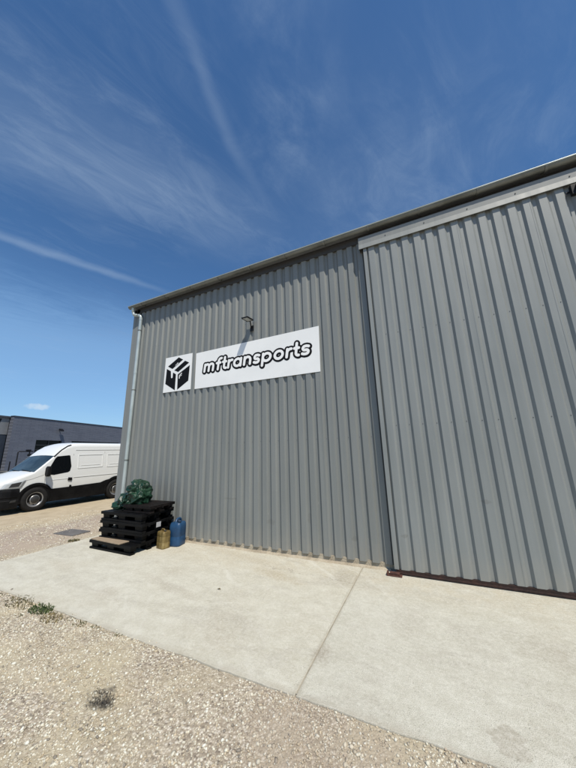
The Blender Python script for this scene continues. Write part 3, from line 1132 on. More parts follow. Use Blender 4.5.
def seg_dist(X, Z, a, b):
    ax, az = a
    bx, bz = b
    dx_, dz_ = bx - ax, bz - az
    L = dx_ * dx_ + dz_ * dz_
    t_ = np.clip(((X - ax) * dx_ + (Z - az) * dz_) / L, 0, 1) if L > 0 else 0.0
    return np.hypot(X - ax - t_ * dx_, Z - az - t_ * dz_)


def arc(cx, cz, rx, rz, a0, a1, n=10):
    return [(cx + rx * math.cos(math.radians(a0 + (a1 - a0) * i / n)), cz + rz * math.sin(math.radians(a0 + (a1 - a0) * i / n))) for i in range(n + 1)]


H = 0.155


def glyph(ch, w):
    r = w / 2
    if ch == 'o':
        return [arc(r, H / 2, r, H / 2, 0, 360, 20)]
    if ch == 'a':
        return [arc(r, H / 2, r, H / 2, 0, 360, 20), [(w, H), (w, 0)]]
    if ch == 'p':
        return [arc(r, H / 2, r, H / 2, 0, 360, 20), [(0, H), (0, -0.085)]]
    if ch == 'n':
        return [[(0, 0), (0, H)], [(0, H - r)] + arc(r, H - r, r, r, 180, 0, 10) + [(w, 0)]]
    if ch == 'm':
        q = w / 4
        return [[(0, 0), (0, H)], arc(q, H - q, q, q, 180, 0, 8) + [(2 * q, 0)], arc(3 * q, H - q, q, q, 180, 0, 8) + [(w, 0)]]
    if ch == 'r':
        return [[(0, 0), (0, H)], arc(w, H - w, w, w, 180, 80, 6)]
    if ch == 'f':
        return [[(w * .35, 0), (w * .35, H + 0.025)] + arc(w * .35 + 0.055, H + 0.025, 0.055, 0.06, 180, 75, 6), [(-0.015, H - 0.012), (w * .9, H - 0.012)]]
    if ch == 't':
        return [[(w * .3, H + 0.088), (w * .3, 0.05)] + arc(w * .3 + 0.05, 0.05, 0.05, 0.05, 180, 280, 6), [(-0.02, H - 0.008), (w * .95, H - 0.008)]]
    if ch == 's':
        q = H / 4
        top_ = [(w * .92, H - 0.012), (w * .62, H)] + arc(w * .36, H - q, w * .34, q, 95, 265, 8)
        bot_ = arc(w * .58, q, w * .36, q, 85, -90, 8) + [(w * .3, 0.0), (0.0, 0.012)]
        return [top_ + bot_]
    return []


# letters: (character, left edge of the white stroke, right edge)
LET = [('m', -4.275, -3.985), ('f', -3.935, -3.79), ('t', -3.765, -3.645), ('r', -3.628, -3.50), ('a', -3.482, -3.262), ('n', -3.225, -3.028),
       ('s', -2.985, -2.815), ('p', -2.785, -2.555), ('o', -2.512, -2.285), ('r', -2.245, -2.118), ('t', -2.075, -1.945), ('s', -1.918, -1.735)]
RS = 0.0275
BASE = 3.478
SL = 0.13
strokes = []
for ch, xa, xb in LET:
    w_ = xb - xa - 2 * RS
    for st in glyph(ch, w_):
        strokes.append([(xa + RS + p[0] + SL * (p[1] - H / 2), BASE + p[1]) for p in st])


def text_field(rad, dx_=0.0, dz_=0.0):
    def f(X, Z):
        d = np.full(X.shape, 9.0)
        for st in strokes:
            for a, b_ in zip(st[:-1], st[1:]):
                lo, hi = min(a[0], b_[0]) - 0.15, max(a[0], b_[0]) + 0.15
                i0, i1 = np.searchsorted(X[:, 0], [lo, hi])
                sl = slice(max(i0, 0), i1)
                d[sl] = np.minimum(d[sl], seg_dist(X[sl] - dx_, Z[sl] - dz_, a, b_))
        return d - rad
    return f


sg = thing('company_sign', (-3.04, YW - 0.004, 3.10), 'long white sign reading mftransports in bubble letters on the corrugated wall', 'sign')
m = MB()
m.prism([(-4.520, 3.110), (-1.562, 3.096), (-1.548, 3.983), (-4.521, 3.951)], 'y', YW - 0.008, YW - 0.0005)
at(m.build('sign_board', 'sign_white', sg), sg)
m = MB()


def blackf(X, Z):
    a = text_field(RS + 0.0365)(X, Z)
    b_ = text_field(RS + 0.0345, 0.008, -0.008)(X, Z)
    return np.minimum(a, b_)


flat_from_field(m, blackf, -4.40, -1.60, 3.28, 3.86, 0.006, YW - 0.0105, YW - 0.0078)
at(m.build('letter_outline', 'sign_black', sg, recalc=False), sg)
m = MB()
flat_from_field(m, text_field(RS), -4.40, -1.60, 3.28, 3.86, 0.006, YW - 0.0130, YW - 0.0103)
at(m.build('lettering', 'sign_letter_white', sg, recalc=False), sg)

lg = thing('logo_sign', (-5.06, YW - 0.004, 3.12), 'square white sign with a black parcel box emblem left of the long sign', 'sign')
m = MB()
m.prism([(-5.498, 3.128), (-4.642, 3.122), (-4.640, 3.982), (-5.480, 3.990)], 'y', YW - 0.008, YW - 0.0005)
at(m.build('sign_board', 'sign_white', lg), lg)
m = MB()
y0_, y1_ = YW - 0.0105, YW - 0.0078
for poly in ([(-5.057, 3.945), (-4.915, 3.868), (-5.238, 3.683), (-5.388, 3.765)],
             [(-4.851, 3.829), (-4.723, 3.765), (-5.048, 3.582), (-5.173, 3.640)],
             [(-5.422, 3.71), (-5.285, 3.635), (-5.265, 3.468), (-5.239, 3.454), (-5.214, 3.47), (-5.212, 3.594), (-5.114, 3.536), (-5.119, 3.152), (-5.438, 3.34)],
             [(-5.054, 3.524), (-4.697, 3.699), (-4.719, 3.333), (-5.044, 3.156)]):
    m.prism(poly, 'y', y0_, y1_)
at(m.build('box_emblem', 'sign_black', lg), lg)
m = MB()


def stroke2(mb, pts, wd, y0, y1):
    for a, b_ in zip(pts[:-1], pts[1:]):
        d = Vector((b_[0] - a[0], b_[1] - a[1])).normalized()
        nrm = Vector((-d.y, d.x)) * wd / 2
        a2, b2 = Vector(a), Vector(b_)
        mb.prism([a2 - nrm, b2 - nrm, b2 + nrm, a2 + nrm], 'y', y0, y1)


stroke2(m, [(-5.000, 3.415), (-4.994, 3.498)], 0.022, YW - 0.0122, YW - 0.0103)
stroke2(m, [(-4.988, 3.497), (-4.926, 3.540)], 0.020, YW - 0.0124, YW - 0.0103)
stroke2(m, [(-4.972, 3.470), (-4.930, 3.496)], 0.014, YW - 0.0122, YW - 0.0103)
stroke2(m, [(-5.150, 3.757), (-5.068, 3.800)], 0.012, YW - 0.0122, YW - 0.0103)
stroke2(m, [(-5.112, 3.742), (-5.036, 3.782)], 0.012, YW - 0.0122, YW - 0.0103)
stroke2(m, [(-5.098, 3.795), (-5.062, 3.815)], 0.012, YW - 0.0122, YW - 0.0103)
at(m.build('emblem_marks', 'sign_letter_white', lg, recalc=True), lg)

# ------------------------------------------------------------------ wall floodlight above the long sign
fl = thing('wall_floodlight', (-3.022, YW, 4.25), 'slim black floodlight on a bent arm above the long white sign', 'lamp')
m = MB()
m.box(-0.035, 0.035, -0.012, -0.0005, -0.06, 0.06)
m.tube([(0, -0.012, 0.0), (0.0, -0.045, 0.035), (0.0, -0.06, 0.10), (0.0, -0.075, 0.135)], 0.013, 8)
m.build('arm', 'black_metal', fl)
m = MB()
tlt = math.radians(-6)


def hd(x, d, z):
    return (x, -0.07 - d * math.cos(tlt) , 0.14 + d * math.sin(tlt) + z)


def hbox(mb, x0, x1, d0, d1, z0, z1):
    vs = [hd(x, d, z) for z in (z0, z1) for x, d in ((x0, d0), (x1, d0), (x1, d1), (x0, d1))]
    mb.add(vs, [(0, 3, 2, 1), (4, 5, 6, 7), (0, 1, 5, 4), (1, 2, 6, 5), (2, 3, 7, 6), (3, 0, 4, 7)])


hbox(m, -0.065, 0.065, 0.0, 0.22, 0.006, 0.024)
hbox(m, -0.072, -0.060, -0.004, 0.224, -0.004, 0.0255)
hbox(m, 0.060, 0.072, -0.004, 0.224, -0.004, 0.0255)
hbox(m, -0.0595, 0.0595, -0.004, 0.010, -0.004, 0.0052)
hbox(m, -0.0595, 0.0595, 0.212, 0.2235, -0.004, 0.0052)
hd_o = m.build('lamp_head', 'black_metal', fl)
m = MB()
hbox(m, -0.058, 0.058, 0.012, 0.210, 0.0005, 0.005)
m.build('lens', 'lamp_lens', hd_o)


# ------------------------------------------------------------------ pallets
def pallet(name, label, lx, ly, h, loc, rotz, material='pallet_plastic', group='black plastic pallets stacked by the wall', tag_part=False):
    t = thing(name, loc, label, 'pallet', group, rotz)
    m = MB()
    th = 0.050
    # rim of the deck and its slats
    m.box(-lx / 2, lx / 2, -ly / 2, -ly / 2 + 0.10, h - th, h)
    m.box(-lx / 2, lx / 2, ly / 2 - 0.10, ly / 2, h - th, h)
    nsl = 9
    wsl = lx / (nsl + 0.001)
    for i in range(nsl):
        x = -lx / 2 + i * wsl
        m.box(x + 0.006, x + wsl - 0.012, -ly / 2 + 0.101, ly / 2 - 0.101, h - th, h - 0.003)
    for y in (-ly / 4 - 0.02, 0.0, ly / 4 + 0.02):
        m.box(-lx / 2 + 0.004, lx / 2 - 0.004, y - 0.02, y + 0.02, h - 0.070, h - th - 0.001)
    m.build('deck', material, t, bevel=0.004)
    m = MB()
    for y in (-ly / 2 + 0.055, 0.0, ly / 2 - 0.055):
        m.box(-lx / 2 + 0.012, lx / 2 - 0.012, y - 0.048, y + 0.048, 0.0, 0.034)
    m.build('runners', material, t, bevel=0.004)
    m = MB()
    m.box(-lx / 2 + 0.05, lx / 2 - 0.05, -0.012, 0.012, 0.0345, h - 0.0715)
    m.box(-0.012, 0.012, -ly / 2 + 0.15, -0.0125, 0.0345, h - 0.0715)
    m.build('web', material, t)
    blk = None
    for x in (-lx / 2 + 0.132, 0.0, lx / 2 - 0.132):
        for y in (-ly / 2 + 0.085, 0.0, ly / 2 - 0.085):
            if blk is None:
                m = MB()
                bt, bw = 0.100, 0.056
                z0, z1 = 0.0345, h - th - 0.0005
                vs = [(-bt * .9, -bw * .9, z0), (bt * .9, -bw * .9, z0), (bt * .9, bw * .9, z0), (-bt * .9, bw * .9, z0),
                      (-bt, -bw, z1), (bt, -bw, z1), (bt, bw, z1), (-bt, bw, z1)]
                m.add(vs, [(0, 3, 2, 1), (4, 5, 6, 7), (0, 1, 5, 4), (1, 2, 6, 5), (2, 3, 7, 6), (3, 0, 4, 7)])
                blk = m.build('block', material, t, bevel=0.006)
                o = blk
            else:
                o = blk.copy()
                COL.objects.link(o)
                o.parent = t
            o.location = (x, y, 0)
    return t


p0 = pallet('plastic_pallet', 'lowest black pallet, sticking out in front of the stack under the plywood board', 1.20, 0.80, 0.15, (-5.455, 4.205, 0.001), math.radians(-1))
PZ = [0.1515, 0.3125, 0.4735]
lab = ['second black pallet from the ground, lying right on the lowest one',
       'third black pallet from the ground, in the middle of the stack',
       'fourth black pallet from the ground, the one under the green bag']
off = [(-5.435, 4.335, 1.0), (-5.42, 4.325, 0.2), (-5.44, 4.33, -0.9)]
proto = pallet('plastic_pallet', lab[0], 1.20, 0.74, 0.16, (off[0][0], off[0][1], PZ[0]), math.radians(off[0][2]))
for i in (1, 2):
    c = copy_tree(proto)
    c.location = (off[i][0], off[i][1], PZ[i])
    c.rotation_euler = (0, 0, math.radians(off[i][2]))
    c['label'] = lab[i]
pt = pallet('half_pallet', 'small dark worn pallet on top of the stack beside the green bag', 0.74, 0.60, 0.135, (-5.125, 4.335, 0.635), math.radians(1.5), 'pallet_worn_plastic')
mid_p = [q for q in COL.objects if q.get('label') == lab[1]][0]
m = MB()
m.box(0.6002, 0.6022, -0.06, 0.045, 0.045, 0.135)
m.build('paper_label', 'pallet_label', mid_p)

bd = MB()
bd.box(-0.44, 0.44, -0.105, 0.105, 0.0, 0.016)
o = bd.build('plywood_board', 'plywood', None, bevel=0.002)
o.location = (-5.60, 3.912, 0.1525)
o.rotation_euler = (0, 0, math.radians(-3))
tag(o, 'tan plywood strip lying on the protruding front of the lowest pallet', 'board')

# ------------------------------------------------------------------ green rubbish bag
bm = bmesh.new()
for (cx, cy, cz, rx, ry, rz) in ((0.03, 0.02, 0.05, 0.27, 0.23, 0.22), (0.13, -0.02, -0.02, 0.20, 0.20, 0.20), (-0.16, -0.06, -0.08, 0.19, 0.17, 0.17),
                                 (-0.32, -0.13, -0.175, 0.14, 0.12, 0.085), (-0.04, 0.0, -0.13, 0.30, 0.20, 0.12), (-0.06, 0.04, 0.20, 0.14, 0.12, 0.09)):
    g2 = bmesh.ops.create_icosphere(bm, subdivisions=4, radius=1.0)
    for v in g2['verts']:
        v.co = Vector((cx + v.co.x * rx, cy + v.co.y * ry, cz + v.co.z * rz))
me = bpy.data.meshes.new('rubbish_bag')
bm.to_mesh(me)
bm.free()
bag = bpy.data.objects.new('rubbish_bag', me)
link(bag)
md = bag.modifiers.new('remesh', 'REMESH')
md.mode = 'VOXEL'
md.voxel_size = 0.0075
md2 = bag.modifiers.new('smooth', 'SMOOTH')
md2.factor = 0.6
md2.iterations = 14
dg = bpy.context.evaluated_depsgraph_get()
me2 = bpy.data.meshes.new_from_object(bag.evaluated_get(dg))
bag.modifiers.clear()
bag.data = me2
bpy.data.meshes.remove(me)
me2.name = 'rubbish_bag'
co = [v.co.copy() for v in me2.vertices]
no = [v.normal.copy() for v in me2.vertices]
for v, c_, n_ in zip(me2.vertices, co, no):
    warp = Vector((mnoise.noise(c_ * 4.0), mnoise.noise(c_ * 4.0 + Vector((9, 0, 0))), mnoise.noise(c_ * 4.0 + Vector((0, 9, 0)))))
    q = c_ * 5.6 + warp * 1.3
    q.z *= 1.5
    a = 0.5 - 1.9 * abs(mnoise.noise(q))
    q2 = Vector((c_.x * 13.0, c_.y * 13.0, c_.z * 20.0)) + warp * 2.6
    b_ = 0.5 - 1.9 * abs(mnoise.noise(q2))
    q3 = c_ * 34.0 + warp * 4.0
    c3 = 0.5 - 1.9 * abs(mnoise.noise(q3))
    p = c_ + n_ * (0.052 * a + 0.017 * b_ + 0.0045 * c3)
    if p.z < -0.255:
        p.z = -0.255 + (p.z + 0.255) * 0.05
    v.co = p
me2.polygons.foreach_set('use_smooth', [True] * len(me2.polygons))
me2.materials.clear()
me2.materials.append(MATS['green_bag_plastic'])
bag.location = (-5.46, 4.30, 0.905)
tag(bag, 'crumpled shiny dark green rubbish bag slumped on top of the pallet stack', 'rubbish bag')


# ------------------------------------------------------------------ jerrycans
def rounded(w, d, r, n=5):
    out = []
    for cx, cy, a0 in ((w / 2 - r, d / 2 - r, 0), (-w / 2 + r, d / 2 - r, 90), (-w / 2 + r, -d / 2 + r, 180), (w / 2 - r, -d / 2 + r, 270)):
        for i in range(n + 1):
            a = math.radians(a0 + 90 * i / n)
            out.append((cx + r * math.cos(a), cy + r * math.sin(a)))
    return out


def can_shell(w, d, levels, r):
    """levels: (z, scale) rings"""
    m = MB()
    rings = []
    for z, sc_ in levels:
        rings.append([(x * sc_, y * sc_, z) for x, y in rounded(w, d, r)])
    n_ = len(rings[0])
    vs = [q for rg in rings for q in rg]
    fs = [(i * n_ + k, i * n_ + (k + 1) % n_, (i + 1) * n_ + (k + 1) % n_, (i + 1) * n_ + k) for i in range(len(rings) - 1) for k in range(n_)]
    fs += [tuple(range(n_ - 1, -1, -1)), tuple(range((len(rings) - 1) * n_, len(rings) * n_))]
    m.add(vs, fs, 0, True)
    return m


bc = thing('blue_jerrycan', (-4.575, 4.575, 0.001), 'tall blue plastic jerrycan standing against the corrugated wall', 'jerrycan', None, math.radians(14))
m = can_shell(0.235, 0.27, [(0, .93), (0.015, .985), (0.03, 1), (0.16, 1.0), (0.165, .985), (0.175, .985), (0.18, 1), (0.33, 1), (0.375, .97), (0.405, .86), (0.412, .80)], 0.055)
m.build('body', 'blue_plastic', bc)
m = MB()
m.tube([(0.0, -0.085, 0.405), (0.0, -0.07, 0.45), (0.0, -0.03, 0.468), (0.0, 0.04, 0.468), (0.0, 0.075, 0.45), (0.0, 0.09, 0.405)], 0.024, 10)
m.build('handle', 'blue_plastic', bc)
m = MB()
m.lathe([(0.0, 0.455), (0.026, 0.455), (0.029, 0.448), (0.029, 0.415), (0.024, 0.414), (0.024, 0.400)], (0.072, -0.07, 0), 'z', 18)
m.build('cap', 'blue_cap', bc)

gc = thing('golden_jerrycan', (-4.69, 4.345, 0.001), 'small golden brown stained jerrycan in front of the blue one', 'jerrycan', None, math.radians(-8))
m = can_shell(0.215, 0.17, [(0, .94), (0.01, .985), (0.022, 1), (0.10, 1), (0.104, .98), (0.112, .98), (0.116, 1), (0.20, 1), (0.204, .98), (0.212, .98), (0.216, 1), (0.262, 1), (0.283, .95), (0.292, .88)], 0.035)
m.build('body', 'golden_tin', gc)
m = MB()
m.tube([(-0.075, 0.0, 0.285), (-0.072, 0.0, 0.312), (-0.05, 0.0, 0.322), (0.005, 0.0, 0.322), (0.02, 0.0, 0.31), (0.022, 0, 0.285)], 0.010, 8)
m.build('handle', 'golden_tin', gc)
m = MB()
m.lathe([(0.0, 0.318), (0.019, 0.318), (0.021, 0.312), (0.021, 0.290), (0.017, 0.284)], (0.066, -0.02, 0), 'z', 16)
m.build('cap', 'tin_cap', gc)

# ------------------------------------------------------------------ drain cover in the gravel
dc = thing('drain_cover', (-7.66, 4.40, GZ + 0.006), 'flat grey iron drain cover set in the gravel left of the concrete', 'drain cover', None, math.radians(4))
m = MB()
for (a, b_, c_, d_) in ((-.33, .33, -.20, -.165), (-.33, .33, .165, .20), (-.33, -.295, -.1649, .1649), (.295, .33, -.1649, .1649)):
    m.box(a, b_, c_, d_, 0.0, 0.016)
m.build('frame', 'drain_iron', dc)
m = MB()
for i in range(14):
    x = -0.285 + i * 0.0435
    m.box(x, x + 0.030, -0.16, 0.16, 0.001, 0.012)
m.build('grate', 'drain_iron', dc)


# ------------------------------------------------------------------ weeds
def weed(name, label, loc, rad, hgt, n, material, cat='weed', group=None, flat=0.35, wide=1.0):
    m = MB()
    for i in range(n):
        a = random.uniform(0, 2 * math.pi)
        rr = rad * math.sqrt(random.random())
        bx, by = rr * math.cos(a), rr * math.sin(a) * 0.55
        if wide < 0.3:
            bx, by = random.gauss(0.0, rad * 0.42), random.gauss(0.0, rad * 0.22)
        ln = hgt * random.uniform(0.5, 1.1)
        ta = random.uniform(0, 2 * math.pi)
        lean = random.uniform(0.2, 1.0)
        wd = random.uniform(0.004, 0.010) * wide
        dirx, diry = math.cos(ta), math.sin(ta)
        sx, sy = -diry * wd, dirx * wd
        p = [Vector((bx, by, 0.0))]
        for k in range(1, 4):
            f_ = k / 3
            p.append(Vector((bx + dirx * ln * lean * f_ * f_, by + diry * ln * lean * f_ * f_, ln * f_ * (1 - flat * f_ * lean))))
        wds = [0.7, 1.0, 0.8, 0.05]
        vs = []
        for q, ww in zip(p, wds):
            vs += [(q.x - sx * ww, q.y - sy * ww, q.z), (q.x + sx * ww, q.y + sy * ww, q.z + 0.001)]
        m.add(vs, [(0, 1, 3, 2), (2, 3, 5, 4), (4, 5, 7, 6)], 0, True)
    o = m.build(name, material, None, recalc=False)
    o.location = loc
    return tag(o, label, cat, group)


WG = 'weeds along the concrete edge'
weed('weed_clump', 'largest dark green weed clump at the front edge of the concrete', (-4.25, 2.215, GZ), 0.17, 0.050, 260, 'weed_green', group=WG, flat=0.6, wide=0.7)
weed('weed_clump', 'half dry olive weed tuft just right of the dark green clump', (-3.92, 2.16, GZ), 0.15, 0.036, 120, 'weed_dry', group=WG, flat=0.6, wide=0.7)
weed('weed_clump', 'brownish dry weed patch at the left end of the concrete edge', (-4.72, 2.22, GZ), 0.24, 0.036, 190, 'weed_olive', group=WG, flat=0.6, wide=0.7)
weed('weed_clump', 'small sparse green sprig between dry weed and bare edge, farthest right', (-3.52, 2.22, GZ), 0.10, 0.026, 50, 'weed_olive', group=WG, flat=0.6, wide=0.7)
weed('weed_clump', 'low green weed at the left side of the concrete near the drain cover', (-6.90, 4.02, GZ), 0.15, 0.05, 130, 'weed_olive', group=WG, flat=0.5, wide=0.8)
for wx_, wy_, wr_ in ((-5.15, 2.235, 0.10), (-4.50, 2.15, 0.07), (-4.06, 2.235, 0.09), (-3.72, 2.235, 0.08), (-3.30, 2.245, 0.06), (-2.95, 2.25, 0.05), (-4.35, 2.05, 0.06)):
    weed('weed_sprig', 'tiny olive weed sprig low in the gravel along the concrete edge', (wx_, wy_, GZ), wr_, 0.022, 34, 'weed_olive', group='tiny weed sprigs', flat=0.7, wide=0.6)
weed('burnt_tuft', 'flattened black burnt tuft lying on the pale gravel', (-2.345, 1.70, GZ + 0.003), 0.15, 0.036, 90, 'weed_black', 'weed', None, 0.98, 0.24)
m = MB()
m.add([(-0.03, 0, 0.004), (0.0, -0.013, 0.012), (0.032, 0.002, 0.006), (0.002, 0.014, 0.014), (0.0, 0.0, 0.006)],
      [(0, 1, 4), (1, 2, 4), (2, 3, 4), (3, 0, 4)])
o = m.build('dry_leaf', 'weed_dry', None, recalc=False)
o.location = (-2.62, 3.38, 0.001)
tag(o, 'single curled dry leaf on the left concrete slab', 'leaf')

# ------------------------------------------------------------------ van
VX, VG = -12.95, GZ
van = thing('panel_van', (VX, 7.2, VG), 'white high roof panel van with black bumper and side cladding on the gravel', 'van')


def vT(y):
    return float(np.interp(y, [4.60, 4.64, 4.75, 5.0, 5.25, 5.45, 5.72, 6.00, 6.2, 6.4, 6.6, 6.9, 9.75, 9.85],
                           [0.80, 0.93, 1.01, 1.11, 1.20, 1.25, 1.50, 1.77, 1.99, 2.14, 2.215, 2.235, 2.23, 2.19]))


def vW(y):
    return float(np.interp(y, [4.60, 4.64, 4.75, 4.9, 5.1, 5.4, 9.75, 9.85], [0.70, 0.80, 0.88, 0.925, 0.945, 0.95, 0.95, 0.93]))


def side_x(y, z):
    """x of the near side skin above the ground frame"""
    lean = 0.11 * max(0.0, z - 1.15)
    return VX + vW(y) - lean


def vr(y):
    return float(np.interp(y, [4.6, 5.2, 5.45, 6.0, 6.3, 6.7], [0.07, 0.10, 0.05, 0.05, 0.12, 0.16]))


stY = [4.60, 4.64, 4.70, 4.80, 4.95, 5.1, 5.25, 5.38, 5.45, 5.58, 5.72, 5.86, 6.00, 6.10, 6.2, 6.3, 6.4, 6.5, 6.6, 6.75, 6.9, 7.6, 8.4, 9.2, 9.7, 9.82, 9.85]


def half_section(y):
    T, W, r = vT(y), vW(y), vr(y)
    pts = [(W - 0.03, 0.30), (W, 0.36), (W, min(0.70, T - r - 0.05))]
    zb = min(1.15, T - r - 0.02)
    pts.append((W, zb))
    zs = T - r
    pts.append((W - 0.11 * max(0, (zb + zs) / 2 - 1.15), (zb + zs) / 2))
    ws = W - 0.11 * max(0, zs - 1.15)
    for a in (0, 22, 45, 68, 90):
        pts.append((ws - r + r * math.cos(math.radians(a)), zs + r * math.sin(math.radians(a))))
    cr = 0.035
    for f_ in (0.66, 0.33, 0.0):
        pts.append(((ws - r) * f_, T + cr * (1 - f_ * f_)))
    return pts


secs = [half_section(y) for y in stY]
nh = len(secs[0])
full = []
for y, sct in zip(stY, secs):
    L = [(-x, z) for x, z in sct]
    Rr = [(x, z) for x, z in sct[:-1]][::-1]
    full.append([(x, y - 7.2, z + 0.0) for x, z in L + Rr])
nf = len(full[0])
body, wsm = MB(), MB()
allv = [q for sct in full for q in sct]
bf, wf = [], []
for i in range(len(stY) - 1):
    for k in range(nf - 1):
        q = (i * nf + k, i * nf + k + 1, (i + 1) * nf + k + 1, (i + 1) * nf + k)
        is_ws = 5.44 < stY[i] < 5.99 and 9 <= k < nf - 10
        (wf if is_ws else bf).append(q)
bf.append(tuple(range(nf)))
bf.append(tuple(range((len(stY) - 1) * nf, len(stY) * nf))[::-1])
body.add(allv, bf, 0, True)
bo = body.build('body', 'van_white_paint', van, recalc=True)
wsm.add([(x, y, z - 0.004) for x, y, z in allv], wf, 0, True)
wo_ = wsm.build('windscreen', 'windscreen_glass', van, recalc=True)
for o in (bo, wo_):
    bm = bmesh.new()
    bm.from_mesh(o.data)
    bmesh.ops.delete(bm, geom=[v for v in bm.verts if not v.link_faces], context='VERTS')
    bm.to_mesh(o.data)
    bm.free()
bo.data.set_sharp_from_angle(angle=math.radians(38))


def side_plate(mb, poly, lift0, lift1, sub=1):
    """polygon (y, z world heights above the ground frame) laid on the van's near side, with thickness"""
    a = [(side_x(y, z) - VX + lift1, y - 7.2, z) for y, z in poly]
    b_ = [(side_x(y, z) - VX + lift0, y - 7.2, z) for y, z in poly]
    n_ = len(poly)
    mb.add(a + b_, [tuple(range(n_)), tuple(range(2 * n_ - 1, n_ - 1, -1))] + [(i, n_ + i, n_ + (i + 1) % n_, (i + 1) % n_) for i in range(n_)])


def mirror_x(mb):
    """same pieces on the far side"""
    v2 = [(-x, y, z) for x, y, z in mb.v]
    f2 = [tuple(reversed(f)) for f in mb.f]
    o = len(mb.v)
    mb.v += v2
    mb.f += [tuple(o + i for i in f) for f in f2]
    mb.mi += mb.mi[:len(f2)]
    mb.sm += mb.sm[:len(f2)]


DZ = 0.03      # heights were read from z = 0; the van stands on the gravel
winp = [(5.80, 1.12), (5.90, 1.40), (6.02, 1.66), (6.08, 1.72), (6.46, 1.755), (6.50, 1.74), (6.565, 1.36), (6.53, 1.19), (6.46, 1.15), (6.03, 1.09)]
m = MB()
side_plate(m, [(y, z + DZ) for y, z in winp], -0.02, 0.006)
m.build('side_window', 'van_glass', van)
m = MB()
side_plate(m, [(y, z + DZ) for y, z in winp], -0.02, 0.006)
v2 = MB()
v2.add([(-x, y, z) for x, y, z in m.v], [tuple(reversed(f)) for f in m.f])
v2.build('side_window', 'van_glass', van)

# front doors: thin dark shut lines, one sub-part handle
m = MB()


def seam(mb, pts, wd=0.009, lift=0.003):
    for (ya, za), (yb, zb) in zip(pts[:-1], pts[1:]):
        d = Vector((yb - ya, zb - za)).normalized()
        n_ = Vector((-d.y, d.x)) * wd / 2
        side_plate(mb, [(ya - n_.x, za - n_.y), (yb - n_.x, zb - n_.y), (yb + n_.x, zb + n_.y), (ya + n_.x, za + n_.y)], -0.005, lift)


seam(m, [(5.76, 1.16), (5.78, 0.70)])
seam(m, [(6.62, 1.83), (6.64, 0.66)])
seam(m, [(5.72, 1.14), (5.36, 1.02), (5.16, 0.99)], 0.008)
dr = m.build('door_seams', 'van_seam', van)
m = MB()
side_plate(m, [(6.49, 0.89), (6.62, 0.87), (6.63, 0.98), (6.50, 0.995)], -0.004, 0.030)
m.build('door_handle', 'black_trim', van, bevel=0.006)
m = MB()
side_plate(m, [(6.56, 0.64), (6.63, 0.63), (6.64, 0.71), (6.58, 0.73)], -0.004, 0.02)
m.build('side_marker', 'black_trim', van)

# embossed panels and waist line on the load side
m = MB()


def ribs(mb, pts, wd=0.03, lift=0.012):
    for (ya, za), (yb, zb) in zip(pts[:-1], pts[1:]):
        d = Vector((yb - ya, zb - za)).normalized()
        n_ = Vector((-d.y, d.x)) * wd / 2
        side_plate(mb, [(ya - n_.x, za - n_.y), (yb - n_.x, zb - n_.y), (yb + n_.x, zb + n_.y), (ya + n_.x, za + n_.y)], -0.02, lift)


for (a, b_) in ((6.80, 7.72), (7.92, 8.84), (9.0, 9.7)):
    ribs(m, [(a, 1.30), (b_, 1.32), (b_, 1.80), (a, 1.79), (a, 1.30)])
    ribs(m, [(a + 0.1, 1.40), (b_ - 0.1, 1.41)], 0.02, 0.009)
ribs(m, [(6.68, 1.98), (9.75, 1.99)], 0.03, 0.012)
ribs(m, [(5.95, 0.955), (6.60, 0.96)], 0.018, 0.008)
ribs(m, [(6.68, 0.985), (9.75, 1.02)], 0.022, 0.010)
m.build('side_pressings', 'van_white_paint', van)
m = MB()
seam(m, [(7.80, 1.90), (7.81, 0.72)], 0.008)
seam(m, [(6.68, 0.965), (9.75, 1.0)], 0.007, 0.004)
seam(m, [(8.9, 1.90), (8.91, 0.72)], 0.008)
m.build('load_door_seams', 'van_seam', van)

# black strip where the raised roof meets the side above the windscreen
m = MB()
pts = []
for y in np.linspace(5.98, 6.52, 10):
    T, W, r = vT(y), vW(y), vr(y)
    zs = T - r
    ws_ = W - 0.11 * max(0, zs - 1.15)
    a = math.radians(50)
    pts.append((ws_ - r + (r + 0.004) * math.cos(a), y - 7.2, zs + (r + 0.004) * math.sin(a)))
m.tube(pts, 0.024, 8)
m.build('roof_seal', 'black_trim', van)

# black lower cladding
m = MB()
side_plate(m, [(5.96, 0.25), (6.6, 0.23), (7.9, 0.23), (7.94, 0.25), (8.0, 0.60), (8.06, 0.80), (7.92, 0.775), (7.7, 0.70), (6.62, 0.665), (5.86, 0.655)], -0.02, 0.018)
side_plate(m, [(8.78, 0.25), (9.8, 0.25), (9.8, 0.70), (8.85, 0.74), (8.66, 0.80), (8.72, 0.6)], -0.02, 0.018)
m.build('side_cladding', 'black_trim', van, bevel=0.006)
m = MB()
m.box(-0.8, 0.8, -2.5, 2.5, 0.22, 0.302)
m.build('chassis', 'black_trim', van)

# wheel arches and wheels
for cy in (5.57, 8.36):
    m = MB()
    ro, ri, n_ = 0.50, 0.43, 22
    cz = 0.40
    P = []
    for rad in (ro, ri):
        P.append([(cy + rad * math.cos(a), max(0.27, cz + rad * math.sin(a))) for a in np.linspace(math.radians(-15), math.radians(195), n_)])
    for i in range(n_ - 1):
        side_plate(m, [P[0][i], P[0][i + 1], P[1][i + 1], P[1][i]], -0.03, 0.030)
    disc = [(cy + 0.44 * math.cos(a), max(0.29, cz + 0.44 * math.sin(a))) for a in np.linspace(math.radians(-14), math.radians(194), 24)]
    side_plate(m, disc, -0.02, 0.004)
    m.build('wheel_arch', 'black_trim', van)


